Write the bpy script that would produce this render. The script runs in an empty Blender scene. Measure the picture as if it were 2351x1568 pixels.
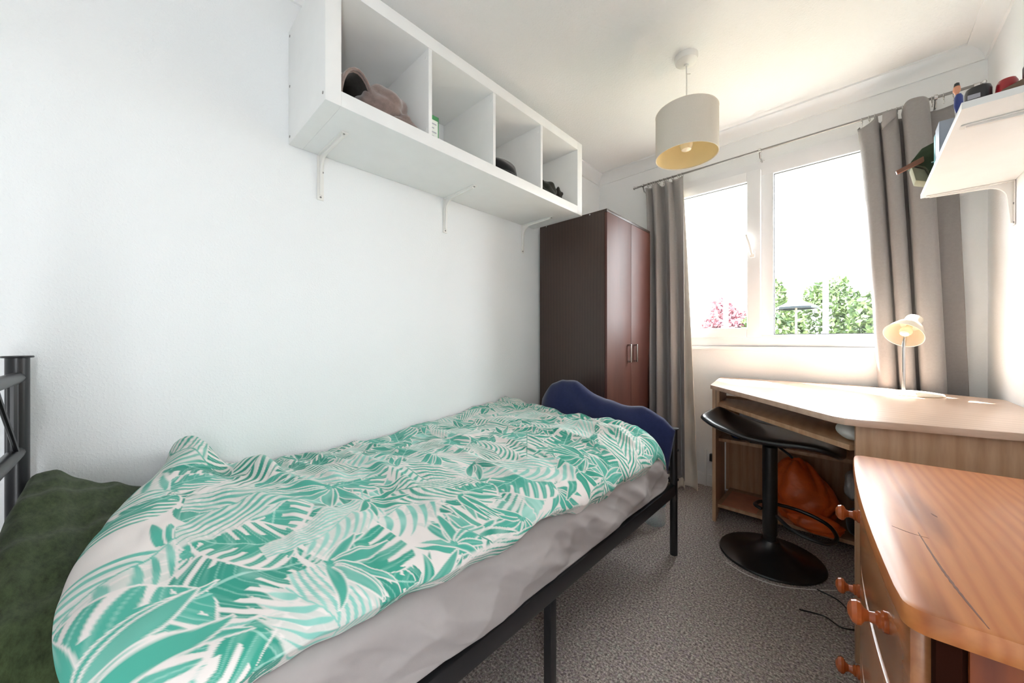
import bpy, bmesh, math, random
import numpy as np
from mathutils import Vector, Matrix
random.seed(7)
rng = np.random.default_rng(11)
R = math.radians
SC = bpy.context.scene
COL = SC.collection

# ------------------------------------------------------------------ camera, light, exposure
cam_d = bpy.data.cameras.new('camera')
cam = bpy.data.objects.new('camera', cam_d)
COL.objects.link(cam)
cam.location = (1.614, 0.0, 1.02)
cam.rotation_euler = (R(90), 0, R(43.5))
cam_d.sensor_width = 36.0
cam_d.lens = 830.5 / 2351 * 36.0
cam_d.shift_y = -2 / 2351
cam_d.clip_start = 0.01
SC.camera = cam

world = bpy.data.worlds.new('sky')
SC.world = world
world.use_nodes = True
wn = world.node_tree.nodes
bg = wn['Background']
bg.inputs['Color'].default_value = (0.93, 0.97, 1.0, 1)
bg.inputs['Strength'].default_value = 5.0

sun_d = bpy.data.lights.new('sun', 'SUN')
sun = bpy.data.objects.new('sun', sun_d)
COL.objects.link(sun)
sun.rotation_euler = Vector((0.36, -0.43, -1.0)).to_track_quat('-Z', 'Y').to_euler()
sun_d.energy = 16.0
sun_d.color = (1.0, 0.975, 0.94)
sun_d.angle = R(0.6)


def portal(name, loc, rot, sx, sy):
    d = bpy.data.lights.new(name, 'AREA')
    d.shape = 'RECTANGLE'
    d.size, d.size_y = sx, sy
    d.cycles.is_portal = True
    o = bpy.data.objects.new(name, d)
    COL.objects.link(o)
    o.location, o.rotation_euler = loc, rot
    return o


portal('window_daylight', (1.24, 2.905, 1.58), (R(-90), 0, 0), 1.25, 1.2)
portal('fill_slot_portal', (2.09, -0.32, 1.02), (R(90), 0, R(90)), 0.22, 2.04)  # portal for the added, unseen fill slot in the right wall

SC.view_settings.view_transform = 'Standard'
SC.view_settings.look = 'None'
SC.view_settings.gamma = 1.0
SC.view_settings.use_curve_mapping = False
SC.view_settings.exposure = 1.86
SC.cycles.max_bounces = 12
SC.cycles.diffuse_bounces = 8
SC.cycles.transparent_max_bounces = 16
SC.cycles.sample_clamp_indirect = 12.0


# ------------------------------------------------------------------ materials
def srgb(r, g, b):
    f = lambda c: (c / 255 / 12.92) if c / 255 <= 0.04045 else ((c / 255 + 0.055) / 1.055) ** 2.4
    return (f(r), f(g), f(b), 1.0)


class NT:
    def __init__(self, name):
        self.m = bpy.data.materials.new(name)
        self.m.use_nodes = True
        self.t = self.m.node_tree
        self.b = self.t.nodes['Principled BSDF']

    def n(self, kind, **kw):
        nd = self.t.nodes.new(kind)
        for k, v in kw.items():
            if k in nd.inputs:
                nd.inputs[k].default_value = v
            else:
                setattr(nd, k, v)
        return nd

    def l(self, a, b):
        self.t.links.new(a, b)

    def coords(self, scale=(1, 1, 1), rot=(0, 0, 0)):
        tc = self.n('ShaderNodeTexCoord')
        mp = self.n('ShaderNodeMapping')
        mp.inputs['Scale'].default_value = scale
        mp.inputs['Rotation'].default_value = rot
        self.l(tc.outputs['Object'], mp.inputs['Vector'])
        return mp.outputs['Vector']

    def bump(self, h, strength, dist=0.002):
        bp = self.n('ShaderNodeBump')
        bp.inputs['Strength'].default_value = strength
        bp.inputs['Distance'].default_value = dist
        self.l(h, bp.inputs['Height'])
        self.l(bp.outputs['Normal'], self.b.inputs['Normal'])

    def ramp(self, fac, stops):
        r = self.n('ShaderNodeValToRGB')
        e = r.color_ramp.elements
        while len(e) > 1:
            e.remove(e[0])
        e[0].position, e[0].color = stops[0]
        for p, c in stops[1:]:
            x = e.new(p)
            x.color = c
        self.l(fac, r.inputs['Fac'])
        return r.outputs['Color']


def plain(name, col, rough=0.5, metal=0.0, var=0.05, vscale=12, bump=0.0, bscale=300, coat=0.0, bdist=0.002, sheen=0.0, spec=0.5):
    """one colour with faint procedural variation and fine relief"""
    t = NT(name)
    v = t.coords()
    nz = t.n('ShaderNodeTexNoise', Scale=vscale, Detail=3.0)
    t.l(v, nz.inputs['Vector'])
    lo = tuple(c * (1 - var) for c in col[:3]) + (1,)
    hi = tuple(min(1, c * (1 + var)) for c in col[:3]) + (1,)
    t.l(t.ramp(nz.outputs['Fac'], [(0.3, lo), (0.7, hi)]), t.b.inputs['Base Color'])
    t.b.inputs['Roughness'].default_value = rough
    t.b.inputs['Metallic'].default_value = metal
    t.b.inputs['Coat Weight'].default_value = coat
    t.b.inputs['Specular IOR Level'].default_value = spec
    t.b.inputs['Sheen Weight'].default_value = sheen
    if bump:
        b = t.n('ShaderNodeTexNoise', Scale=bscale, Detail=2.0)
        t.l(v, b.inputs['Vector'])
        t.bump(b.outputs['Fac'], bump, bdist)
    return t.m


def wood(name, dark, mid, light, axis='Y', scale=9.0, rough=0.35, coat=0.3, distort=3.0, knots=0.0, stretch=0.12, fine=0.5):
    t = NT(name)
    s = {'X': (stretch, 1, 1), 'Y': (1, stretch, 1), 'Z': (1, 1, stretch)}[axis]
    v = t.coords(s)
    warp = t.n('ShaderNodeTexNoise', Scale=2.2, Detail=2.0)
    t.l(v, warp.inputs['Vector'])
    wv = t.n('ShaderNodeVectorMath', operation='MULTIPLY_ADD')
    t.l(warp.outputs['Color'], wv.inputs[0])
    wv.inputs[1].default_value = (0.06 * distort,) * 3
    t.l(v, wv.inputs[2])
    ring = t.n('ShaderNodeTexWave', wave_type='BANDS', bands_direction={'X': 'Y', 'Y': 'X', 'Z': 'X'}[axis])
    ring.inputs['Scale'].default_value = scale
    ring.inputs['Distortion'].default_value = distort
    ring.inputs['Detail'].default_value = 3.0
    ring.inputs['Detail Scale'].default_value = 1.4
    t.l(wv.outputs[0], ring.inputs['Vector'])
    fn = t.n('ShaderNodeTexNoise', Scale=90.0, Detail=4.0)
    t.l(v, fn.inputs['Vector'])
    c1 = t.ramp(ring.outputs['Fac'], [(0.0, dark), (0.35, mid), (1.0, light)])
    mix = t.n('ShaderNodeMix', data_type='RGBA', blend_type='MULTIPLY')
    mix.inputs[0].default_value = fine
    t.l(c1, mix.inputs[6])
    t.l(t.ramp(fn.outputs['Fac'], [(0.25, (0.62, 0.55, 0.5, 1)), (0.6, (1, 1, 1, 1))]), mix.inputs[7])
    out = mix.outputs[2]
    if knots:
        kn = t.n('ShaderNodeTexNoise', Scale=3.1, Detail=1.0)
        kc = t.coords({'X': (0.6, 3, 3), 'Y': (3, 0.6, 3), 'Z': (3, 3, 0.6)}[axis])
        t.l(kc, kn.inputs['Vector'])
        m2 = t.n('ShaderNodeMix', data_type='RGBA', blend_type='MULTIPLY')
        m2.inputs[0].default_value = knots
        t.l(out, m2.inputs[6])
        t.l(t.ramp(kn.outputs['Fac'], [(0.28, (0.30, 0.18, 0.12, 1)), (0.36, (1, 1, 1, 1))]), m2.inputs[7])
        out = m2.outputs[2]
    t.l(out, t.b.inputs['Base Color'])
    t.b.inputs['Roughness'].default_value = rough
    t.b.inputs['Coat Weight'].default_value = coat
    t.b.inputs['Coat Roughness'].default_value = 0.18
    t.bump(ring.outputs['Fac'], 0.08, 0.001)
    return t.m


def wallpaper(name, col, strength, scale=140):
    t = NT(name)
    v = t.coords()
    a = t.n('ShaderNodeTexNoise', Scale=scale, Detail=3.0, Roughness=0.55)
    t.l(v, a.inputs['Vector'])
    s = t.n('ShaderNodeTexNoise', Scale=1.3, Detail=2.0)
    t.l(v, s.inputs['Vector'])
    lo = tuple(c * 0.97 for c in col[:3]) + (1,)
    t.l(t.ramp(s.outputs['Fac'], [(0.35, lo), (0.65, col)]), t.b.inputs['Base Color'])
    t.b.inputs['Roughness'].default_value = 0.85
    t.b.inputs['Specular IOR Level'].default_value = 0.2
    c = t.n('ShaderNodeMapRange')
    c.inputs['From Min'].default_value = 0.48
    c.inputs['From Max'].default_value = 0.72
    t.l(a.outputs['Fac'], c.inputs['Value'])
    t.bump(c.outputs['Result'], strength, 0.003)
    return t.m


def fabric(name, col, var=0.12, scale=900, bump=0.3, vscale=60, sheen=0.3, aniso=None):
    t = NT(name)
    v = t.coords(aniso or (1, 1, 1))
    a = t.n('ShaderNodeTexNoise', Scale=vscale, Detail=4.0, Roughness=0.7)
    t.l(v, a.inputs['Vector'])
    lo = tuple(c * (1 - var) for c in col[:3]) + (1,)
    hi = tuple(min(1, c * (1 + var)) for c in col[:3]) + (1,)
    t.l(t.ramp(a.outputs['Fac'], [(0.3, lo), (0.7, hi)]), t.b.inputs['Base Color'])
    t.b.inputs['Roughness'].default_value = 0.95
    t.b.inputs['Specular IOR Level'].default_value = 0.1
    t.b.inputs['Sheen Weight'].default_value = sheen
    b = t.n('ShaderNodeTexNoise', Scale=scale, Detail=1.0)
    t.l(t.coords(), b.inputs['Vector'])
    t.bump(b.outputs['Fac'], bump, 0.001)
    return t.m


def carpet_mat():
    t = NT('carpet speckle')
    v = t.coords()
    a = t.n('ShaderNodeTexNoise', Scale=135.0, Detail=3.0, Roughness=0.75)
    t.l(v, a.inputs['Vector'])
    c = t.ramp(a.outputs['Fac'], [(0.34, srgb(100, 92, 92)), (0.46, srgb(158, 148, 146)), (0.56, srgb(190, 181, 177)), (0.66, srgb(238, 230, 226))])
    h = t.n('ShaderNodeTexNoise', Scale=95.0, Detail=1.0)
    t.l(v, h.inputs['Vector'])
    tint = t.ramp(h.outputs['Color'], [(0.35, srgb(232, 226, 234)), (0.5, srgb(246, 242, 236)), (0.65, srgb(238, 246, 240))])
    m = t.n('ShaderNodeMix', data_type='RGBA', blend_type='MULTIPLY')
    m.inputs[0].default_value = 1.0
    t.l(c, m.inputs[6])
    t.l(tint, m.inputs[7])
    t.l(m.outputs[2], t.b.inputs['Base Color'])
    t.b.inputs['Roughness'].default_value = 1.0
    t.b.inputs['Specular IOR Level'].default_value = 0.05
    b = t.n('ShaderNodeTexNoise', Scale=300.0, Detail=2.0)
    t.l(v, b.inputs['Vector'])
    t.bump(b.outputs['Fac'], 0.6, 0.004)
    return t.m


def glass_mat():
    t = NT('window glass')
    t.t.nodes.remove(t.b)
    out = t.t.nodes['Material Output']
    tr = t.n('ShaderNodeBsdfTransparent')
    tr.inputs['Color'].default_value = (0.97, 0.98, 0.98, 1)
    gl = t.n('ShaderNodeBsdfGlossy', Roughness=0.02)
    mx = t.n('ShaderNodeMixShader')
    mx.inputs[0].default_value = 0.04
    t.l(tr.outputs[0], mx.inputs[1])
    t.l(gl.outputs[0], mx.inputs[2])
    t.l(mx.outputs[0], out.inputs['Surface'])
    return t.m


def clear_plastic(name, col, alpha):
    t = NT(name)
    t.b.inputs['Base Color'].default_value = col
    t.b.inputs['Roughness'].default_value = 0.15
    t.b.inputs['Alpha'].default_value = alpha
    return t.m


def leafy(name, a, b):
    t = NT(name)
    v = t.coords()
    nz = t.n('ShaderNodeTexNoise', Scale=6.0, Detail=4.0)
    t.l(v, nz.inputs['Vector'])
    t.l(t.ramp(nz.outputs['Fac'], [(0.35, a), (0.65, b)]), t.b.inputs['Base Color'])
    t.b.inputs['Roughness'].default_value = 0.5
    t.b.inputs['Transmission Weight'].default_value = 0.0
    t.b.inputs['Subsurface Weight'].default_value = 0.0
    return t.m


def lining_mat():
    t = plain('cream lining cloth', srgb(236, 226, 212), 0.9, var=0.03, bump=0.1, bscale=700)
    return t


M = dict(
    wall=wallpaper('white woodchip paint', (0.875, 0.885, 0.893, 1), 0.22),
    ceil=wallpaper('white textured ceiling paint', (0.885, 0.885, 0.885, 1), 0.30, 110),
    trim=plain('white gloss trim', (0.87, 0.87, 0.87, 1), 0.45, var=0.01),
    upvc=plain('white window plastic', (0.84, 0.84, 0.86, 1), 0.3, var=0.01),
    gasket=plain('black rubber gasket', (0.03, 0.03, 0.035, 1), 0.6),
    glass=glass_mat(),
    carpet=carpet_mat(),
    white=plain('white laminate', (0.86, 0.86, 0.85, 1), 0.4, var=0.015),
    whitemetal=plain('white enamelled steel', (0.82, 0.80, 0.77, 1), 0.35, var=0.02),
    screw=plain('grey screw steel', (0.25, 0.24, 0.23, 1), 0.4, 0.6),
    black=plain('black painted steel', (0.012, 0.012, 0.014, 1), 0.33, var=0.1, spec=0.6),
    blackpl=plain('black moulded plastic', (0.010, 0.010, 0.011, 1), 0.30, var=0.1, coat=0.3),
    blackcloth=fabric('black cloth', (0.012, 0.012, 0.013, 1)),
    ward=wood('black brown wood foil', srgb(60, 44, 38), srgb(64, 47, 41), srgb(67, 50, 43), 'Z', 14, 0.42, 0.05, 2.0, fine=0.35),
    wardf=wood('dark brown door foil', srgb(76, 40, 33), srgb(82, 44, 36), srgb(86, 48, 39), 'Z', 12, 0.50, 0.0, 2.0, fine=0.25),
    chrome=plain('brushed steel', (0.62, 0.61, 0.60, 1), 0.22, 1.0, var=0.03),
    rodsteel=plain('dull nickel', (0.30, 0.29, 0.28, 1), 0.35, 1.0, var=0.05),
    desk=wood('beech laminate', srgb(204, 172, 148), srgb(210, 179, 156), srgb(214, 184, 162), 'X', 7, 0.36, 0.3, 2.5, stretch=0.1, fine=0.25),
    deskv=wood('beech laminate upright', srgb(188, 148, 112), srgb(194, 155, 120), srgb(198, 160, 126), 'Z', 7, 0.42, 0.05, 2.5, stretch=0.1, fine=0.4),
    deskedge=plain('beech edging', srgb(176, 132, 100), 0.45, var=0.06, vscale=40),
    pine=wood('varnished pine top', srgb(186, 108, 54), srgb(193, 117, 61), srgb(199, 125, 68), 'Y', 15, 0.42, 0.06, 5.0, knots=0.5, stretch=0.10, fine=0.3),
    pineshade=wood('shaded varnished pine boards', srgb(118, 50, 16), srgb(140, 66, 22), srgb(148, 74, 28), 'Z', 6, 0.55, 0.0, 4.0, stretch=0.12, fine=0.35),  # pine colour darkened to hold the shade on the chest side
    pinef=wood('varnished pine drawer fronts', srgb(160, 98, 56), srgb(180, 118, 74), srgb(188, 126, 82), 'Y', 8, 0.26, 0.5, 3.0, stretch=0.1, fine=0.4),
    pineknob=plain('turned varnished pine', srgb(172, 84, 36), 0.26, var=0.12, vscale=60, coat=0.6),
    crack=plain('dark resin streak', srgb(112, 62, 36), 0.6, var=0.2, vscale=90),
    gapshade=plain('painted gap shade', srgb(46, 20, 12), 0.9, spec=0.05),  # near-black stands in for the shadow in the chest's gaps
    grey=fabric('grey taupe curtain weave', srgb(152, 148, 147), 0.05, 700, 0.25, 90, 0.2),
    lining=lining_mat(),
    sheet=fabric('pale grey bed sheet', srgb(172, 165, 163), 0.03, 500, 0.10, 14, 0.1),
    navy=fabric('navy velour', srgb(36, 42, 78), 0.10, 400, 0.35, 60, 0.35),
    green=fabric('mottled moss green cloth', srgb(56, 66, 42), 0.45, 500, 0.3, 45, 0.1, (1.0, 2.2, 1.0)),
    fleece=fabric('taupe fleece', srgb(134, 116, 110), 0.15, 350, 0.8, 50, 0.6),
    fleecein=fabric('charcoal cloth', srgb(58, 54, 50), 0.2, 350, 0.6, 50, 0.2),
    olive=fabric('dark olive cloth', srgb(48, 48, 42), 0.3, 300, 0.6, 30, 0.2),
    canvas=fabric('dark green canvas', srgb(62, 70, 54), 0.1, 600, 0.4, 60, 0.1),
    canvaslt=fabric('pale olive canvas', srgb(132, 132, 112), 0.06, 600, 0.3, 60, 0.1),
    leather=plain('brown leather', srgb(124, 80, 60), 0.5, var=0.1, bump=0.2, bscale=200),
    shade=fabric('cream linen shade', srgb(222, 214, 202), 0.03, 900, 0.25, 200, 0.0),
    shadein=plain('warm cream shade lining', srgb(236, 216, 168), 0.8, var=0.02),
    lampcream=plain('cream enamel', srgb(232, 222, 204), 0.28, var=0.02, coat=0.3),
    bulb=plain('frosted glass bulb', srgb(240, 228, 204), 0.25, var=0.01),
    orange=plain('orange plastic bag', srgb(232, 104, 44), 0.35, var=0.22, vscale=9, bump=0.5, bscale=26, bdist=0.01),
    orangepale=plain('salmon plastic mat', srgb(206, 140, 108), 0.4, var=0.1),
    bluebag=plain('blue plastic bag', srgb(24, 48, 104), 0.25, var=0.4, vscale=16, bump=0.7, bscale=30, bdist=0.01),
    whitebag=plain('white plastic bag', srgb(214, 214, 210), 0.3, var=0.06, vscale=14, bump=0.6, bscale=24, bdist=0.01),
    redbag=plain('pale red wrapper', srgb(190, 90, 84), 0.35, var=0.3, vscale=40),
    paper=plain('white paper', srgb(226, 228, 230), 0.7, var=0.02),
    boxgreen=plain('green carton print', srgb(78, 152, 98), 0.5, var=0.03),
    boxwhite=plain('white carton', srgb(228, 232, 226), 0.5, var=0.02),
    boxline=plain('grey carton print', srgb(176, 176, 186), 0.5, var=0.05),
    teal=plain('teal cover card', srgb(70, 150, 158), 0.4, var=0.05),
    greyblue=plain('grey blue cover card', srgb(158, 168, 184), 0.4, var=0.05),
    red=plain('red plastic', srgb(168, 30, 40), 0.3, var=0.05, coat=0.3),
    dkgrey=plain('charcoal plastic', srgb(48, 48, 52), 0.35, var=0.05),
    smoke=clear_plastic('smoky clear plastic', srgb(190, 190, 196), 0.45),
    clear=clear_plastic('clear bottle plastic', srgb(190, 206, 210), 0.35),
    cap=plain('pale blue plastic', srgb(170, 205, 215), 0.35),
    brownfab=plain('brown suede', srgb(112, 92, 76), 0.8, var=0.08, bump=0.2),
    blue=plain('royal blue plastic', srgb(48, 64, 134), 0.35, var=0.1),
    skin=plain('peach plastic', srgb(232, 162, 128), 0.45),
    cream=plain('cream card', srgb(226, 208, 176), 0.6, var=0.04),
    soil=plain('lawn', srgb(96, 98, 80), 0.95, var=0.3, vscale=5, bump=0.5, bscale=60),
    hedge=leafy('hedge leaves', srgb(50, 70, 42), srgb(116, 136, 82)),
    pinkleaf=leafy('rosy copper leaves', srgb(120, 74, 84), srgb(176, 126, 132)),
    bark=plain('bark', srgb(84, 66, 52), 0.9, var=0.2, bump=0.6, bscale=40),
    parasol=fabric('slate parasol canvas', srgb(34, 40, 44), 0.05),
    fence=wood('weathered fence wood', srgb(110, 98, 86), srgb(142, 130, 114), srgb(160, 148, 130), 'Z', 8, 0.8, 0.0),
)


# ------------------------------------------------------------------ mesh helpers
class MB:
    """collects shapes in world coordinates, linked as one mesh object"""

    def __init__(self):
        self.bm = bmesh.new()

    def box(self, x0, x1, y0, y1, z0, z1, bev=0.0, rz=0.0, seg=2):
        b = bmesh.new()
        bmesh.ops.create_cube(b, size=1.0)
        for v in b.verts:
            v.co = Vector((v.co.x * (x1 - x0), v.co.y * (y1 - y0), v.co.z * (z1 - z0)))
        if bev:
            bmesh.ops.bevel(b, geom=list(b.edges), offset=bev, segments=seg, affect='EDGES', profile=0.6)
        mt = Matrix.Translation(((x0 + x1) / 2, (y0 + y1) / 2, (z0 + z1) / 2)) @ Matrix.Rotation(rz, 4, 'Z')
        bmesh.ops.transform(b, matrix=mt, verts=b.verts)
        return self.add(b)

    def add(self, b):
        me = bpy.data.meshes.new('tmp')
        b.to_mesh(me)
        b.free()
        self.bm.from_mesh(me)
        bpy.data.meshes.remove(me)
        return self

    def prism(self, poly, z0, z1, bev=0.0, axis='z'):
        b = bmesh.new()
        f3 = {'z': lambda p, h: (p[0], p[1], h), 'x': lambda p, h: (h, p[0], p[1]), 'y': lambda p, h: (p[0], h, p[1])}[axis]
        lo = [b.verts.new(f3(p, z0)) for p in poly]
        hi = [b.verts.new(f3(p, z1)) for p in poly]
        b.faces.new(lo[::-1])
        b.faces.new(hi)
        n = len(poly)
        for i in range(n):
            b.faces.new((lo[i], lo[(i + 1) % n], hi[(i + 1) % n], hi[i]))
        bmesh.ops.recalc_face_normals(b, faces=b.faces)
        if bev:
            bmesh.ops.bevel(b, geom=[e for e in b.edges if e.calc_face_angle(0) > 0.5], offset=bev, segments=2, affect='EDGES', profile=0.6)
        return self.add(b)

    def tube(self, pts, r, n=12, caps=True):
        pts = [Vector(p) for p in pts]
        rs = r if isinstance(r, (list, tuple)) else [r] * len(pts)
        b = bmesh.new()
        rings = []
        up = None
        for i, p in enumerate(pts):
            d = (pts[min(i + 1, len(pts) - 1)] - pts[max(i - 1, 0)]).normalized()
            if up is None:
                up = Vector((0, 0, 1)) if abs(d.z) < 0.9 else Vector((1, 0, 0))
            s = d.cross(up).normalized()
            up = s.cross(d).normalized()
            rings.append([b.verts.new(p + (s * math.cos(a) + up * math.sin(a)) * rs[i]) for a in [2 * math.pi * k / n for k in range(n)]])
        for i in range(len(rings) - 1):
            for k in range(n):
                b.faces.new((rings[i][k], rings[i][(k + 1) % n], rings[i + 1][(k + 1) % n], rings[i + 1][k]))
        if caps:
            b.faces.new(rings[0][::-1])
            b.faces.new(rings[-1])
        bmesh.ops.recalc_face_normals(b, faces=b.faces)
        return self.add(b)

    def lathe(self, prof, centre, axis=(0, 0, 1), n=32, closed=False):
        """prof: (radius, height) pairs along the axis"""
        q = Vector((0, 0, 1)).rotation_difference(Vector(axis).normalized())
        b = bmesh.new()
        rings = []
        for r, h in prof:
            if r < 1e-6:
                rings.append([b.verts.new(q @ Vector((0, 0, h)) + Vector(centre))])
            else:
                rings.append([b.verts.new(q @ Vector((r * math.cos(2 * math.pi * k / n), r * math.sin(2 * math.pi * k / n), h)) + Vector(centre)) for k in range(n)])
        pairs = list(zip(rings, rings[1:]))
        if closed:
            pairs.append((rings[-1], rings[0]))
        for a, c in pairs:
            if len(a) == 1 and len(c) == 1:
                continue
            for k in range(n):
                j = (k + 1) % n
                if len(a) == 1:
                    b.faces.new((a[0], c[k], c[j]))
                elif len(c) == 1:
                    b.faces.new((a[k], a[j], c[0]))
                else:
                    b.faces.new((a[k], a[j], c[j], c[k]))
        bmesh.ops.recalc_face_normals(b, faces=b.faces)
        return self.add(b)

    def grid(self, P, closed_u=False):
        """P: array rows x cols x 3"""
        b = bmesh.new()
        vs = [[b.verts.new(tuple(c)) for c in row] for row in P]
        for i in range(len(vs) - 1):
            for j in range(len(vs[0]) - 1):
                b.faces.new((vs[i][j], vs[i][j + 1], vs[i + 1][j + 1], vs[i + 1][j]))
            if closed_u:
                b.faces.new((vs[i][-1], vs[i][0], vs[i + 1][0], vs[i + 1][-1]))
        bmesh.ops.recalc_face_normals(b, faces=b.faces)
        return self.add(b)

    def build(self, name, mat, parent=None, smooth=True, auto=35):
        me = bpy.data.meshes.new(name)
        off = world_loc(parent) if parent else Vector((0, 0, 0))
        bmesh.ops.translate(self.bm, vec=-off, verts=self.bm.verts)
        self.bm.to_mesh(me)
        self.bm.free()
        me.materials.append(mat)
        return finish(name, me, parent, smooth, auto)


def finish(name, me, parent=None, smooth=True, auto=35):
    if smooth:
        me.polygons.foreach_set('use_smooth', np.ones(len(me.polygons), dtype=bool))
        if auto is not None:
            me.set_sharp_from_angle(angle=R(auto))
    o = bpy.data.objects.new(name, me)
    COL.objects.link(o)
    if parent:
        o.parent = parent
    return o


def world_loc(o):
    v = Vector((0, 0, 0))
    while o:
        v += Vector(o.location)
        o = o.parent
    return v


def tag(o, label, cat=None, group=None, kind=None):
    if label:
        o['label'] = label
    if cat:
        o['category'] = cat
    if group:
        o['group'] = group
    if kind:
        o['kind'] = kind
    return o


def thing(name, label, cat, loc, group=None):
    o = bpy.data.objects.new(name, None)
    o.empty_display_size = 0.05
    COL.objects.link(o)
    o.location = loc
    return tag(o, label, cat, group)


def struct(o, label=None):
    o['kind'] = 'structure'
    if label:
        o['label'] = label
    return o


def catmull(P, n):
    P = np.asarray(P, float)
    P = np.vstack([2 * P[0] - P[1], P, 2 * P[-1] - P[-2]])
    seg = len(P) - 3
    t = np.linspace(0, seg - 1e-9, n)
    i = t.astype(int)
    u = (t - i)[:, None]
    a, b, c, d = P[i], P[i + 1], P[i + 2], P[i + 3]
    return 0.5 * (2 * b + (c - a) * u + (2 * a - 5 * b + 4 * c - d) * u ** 2 + (-a + 3 * b - 3 * c + d) * u ** 3)


def vnoise(x, y, seed=0):
    """smooth value noise on numpy arrays"""
    g = np.random.default_rng(seed).random((64, 64))
    xi = np.floor(x).astype(int)
    yi = np.floor(y).astype(int)
    fx = x - xi
    fy = y - yi
    fx = fx * fx * (3 - 2 * fx)
    fy = fy * fy * (3 - 2 * fy)
    G = lambda a, b: g[a % 64, b % 64]
    return (G(xi, yi) * (1 - fx) + G(xi + 1, yi) * fx) * (1 - fy) + (G(xi, yi + 1) * (1 - fx) + G(xi + 1, yi + 1) * fx) * fy


def grid_mesh(name, X, Y, Z, mat, parent=None, col=None, closed_loop=False, auto=None):
    """dense grid surface, arrays rows x cols"""
    n, m = X.shape
    me = bpy.data.meshes.new(name)
    V = np.stack([X, Y, Z], -1).reshape(-1, 3)
    V = V - np.array(world_loc(parent) if parent else (0, 0, 0))
    i, j = np.meshgrid(np.arange(n - 1), np.arange(m - 1), indexing='ij')
    q = np.stack([i * m + j, i * m + j + 1, (i + 1) * m + j + 1, (i + 1) * m + j], -1).reshape(-1, 4)
    me.vertices.add(len(V))
    me.vertices.foreach_set('co', V.astype(np.float32).ravel())
    me.loops.add(q.size)
    me.loops.foreach_set('vertex_index', q.astype(np.int32).ravel())
    me.polygons.add(len(q))
    me.polygons.foreach_set('loop_start', np.arange(0, q.size, 4, dtype=np.int32))
    me.update(calc_edges=True)
    if col is not None:
        at = me.color_attributes.new('print', 'FLOAT_COLOR', 'POINT')
        at.data.foreach_set('color', np.concatenate([col.reshape(-1, 3), np.ones((n * m, 1))], 1).astype(np.float32).ravel())
    me.materials.append(mat)
    return finish(name, me, parent, True, auto)


def pillow_mesh(name, mat, parent, fn, n=48, m=36):
    """closed cushion: fn(u, v, side) -> point, u, v in [-1, 1]"""
    rows = []
    u = np.sin(np.linspace(-1, 1, n) * math.pi / 2)
    v = np.linspace(-1, 1, m)
    mb = MB()
    for side in (1, -1):
        mb.grid([[fn(a, b, side) for b in (v if side > 0 else v[::-1])] for a in u])
    bmesh.ops.remove_doubles(mb.bm, verts=mb.bm.verts, dist=0.0006)
    bmesh.ops.recalc_face_normals(mb.bm, faces=mb.bm.faces)
    return mb.build(name, mat, parent, True, None)


def blob(name, mat, parent, c, r, seed=0, amp=0.12, freq=2.2, sub=4, flat=None, crease=0.0, shape=None):
    """crumpled closed lump of cloth or film"""
    b = bmesh.new()
    bmesh.ops.create_icosphere(b, subdivisions=sub, radius=1.0)
    rr = random.Random(seed)
    waves = [(Vector((rr.uniform(-1, 1), rr.uniform(-1, 1), rr.uniform(-1, 1))).normalized(), rr.uniform(0.6, 1.8) * freq, rr.uniform(0, 6.28)) for _ in range(9)]
    for v in b.verts:
        d = v.co.normalized()
        s = 0
        for w, f, ph in waves:
            s += math.sin(d.dot(w) * f * 2 + ph)
        k = 1 + amp * s / 3
        if crease:
            k -= crease * abs(math.sin(d.dot(waves[0][0]) * 7 + d.dot(waves[1][0]) * 4)) ** 4
        p = Vector((d.x * r[0], d.y * r[1], d.z * r[2])) * k
        if shape:
            p = shape(p)
        p += Vector(c)
        if flat is not None and p.z < flat:
            p.z = flat + (p.z - flat) * 0.02
        v.co = p
    mb = MB()
    mb.add(b)
    return mb.build(name, mat, parent, True, None)


# ------------------------------------------------------------------ room shell
W, YW, YB, H = 2.07, 2.80, -0.45, 2.43      # width, window wall, back of the room, ceiling height
WX0, WX1, WZ0, WZ1 = 0.62, 1.87, 0.985, 2.175  # window opening
struct(MB().box(-0.2, W + 0.1, YB - 0.2, YW, -0.1, 0.0).build('floor', M['carpet']), 'speckled grey carpet floor')
struct(MB().box(-0.2, W + 0.2, YB - 0.2, YW + 0.11, H, H + 0.12).build('ceiling', M['ceil']), 'white textured ceiling')
struct(MB().box(-0.2, 0, YB - 0.2, YW + 0.11, -0.1, H).build('wall_left', M['wall']), 'white papered left wall')
wr_ = MB()
DY0, DY1, DZ1 = -0.42, -0.25, 2.02             # unseen slot beside the camera, added to let in fill light
wr_.box(W, W + 0.1, DY1, YW + 0.11, -0.1, H)
wr_.box(W, W + 0.1, YB - 0.2, DY0, -0.1, H)
wr_.box(W, W + 0.1, DY0, DY1, DZ1, H)
struct(wr_.build('wall_right', M['wall']), 'white papered right wall')
ww = MB()
ww.box(0, WX0, YW, YW + 0.10, -0.1, H)
ww.box(WX1, W, YW, YW + 0.10, -0.1, H)
ww.box(WX0, WX1, YW, YW + 0.10, -0.1, WZ0)
ww.box(WX0, WX1, YW, YW + 0.10, WZ1, H)
struct(ww.build('wall_window', M['wall']), 'white wall below and around the window')
struct(MB().box(0, W, YB - 0.1, YB, -0.1, H).build('wall_back', M['wall']))


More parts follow.
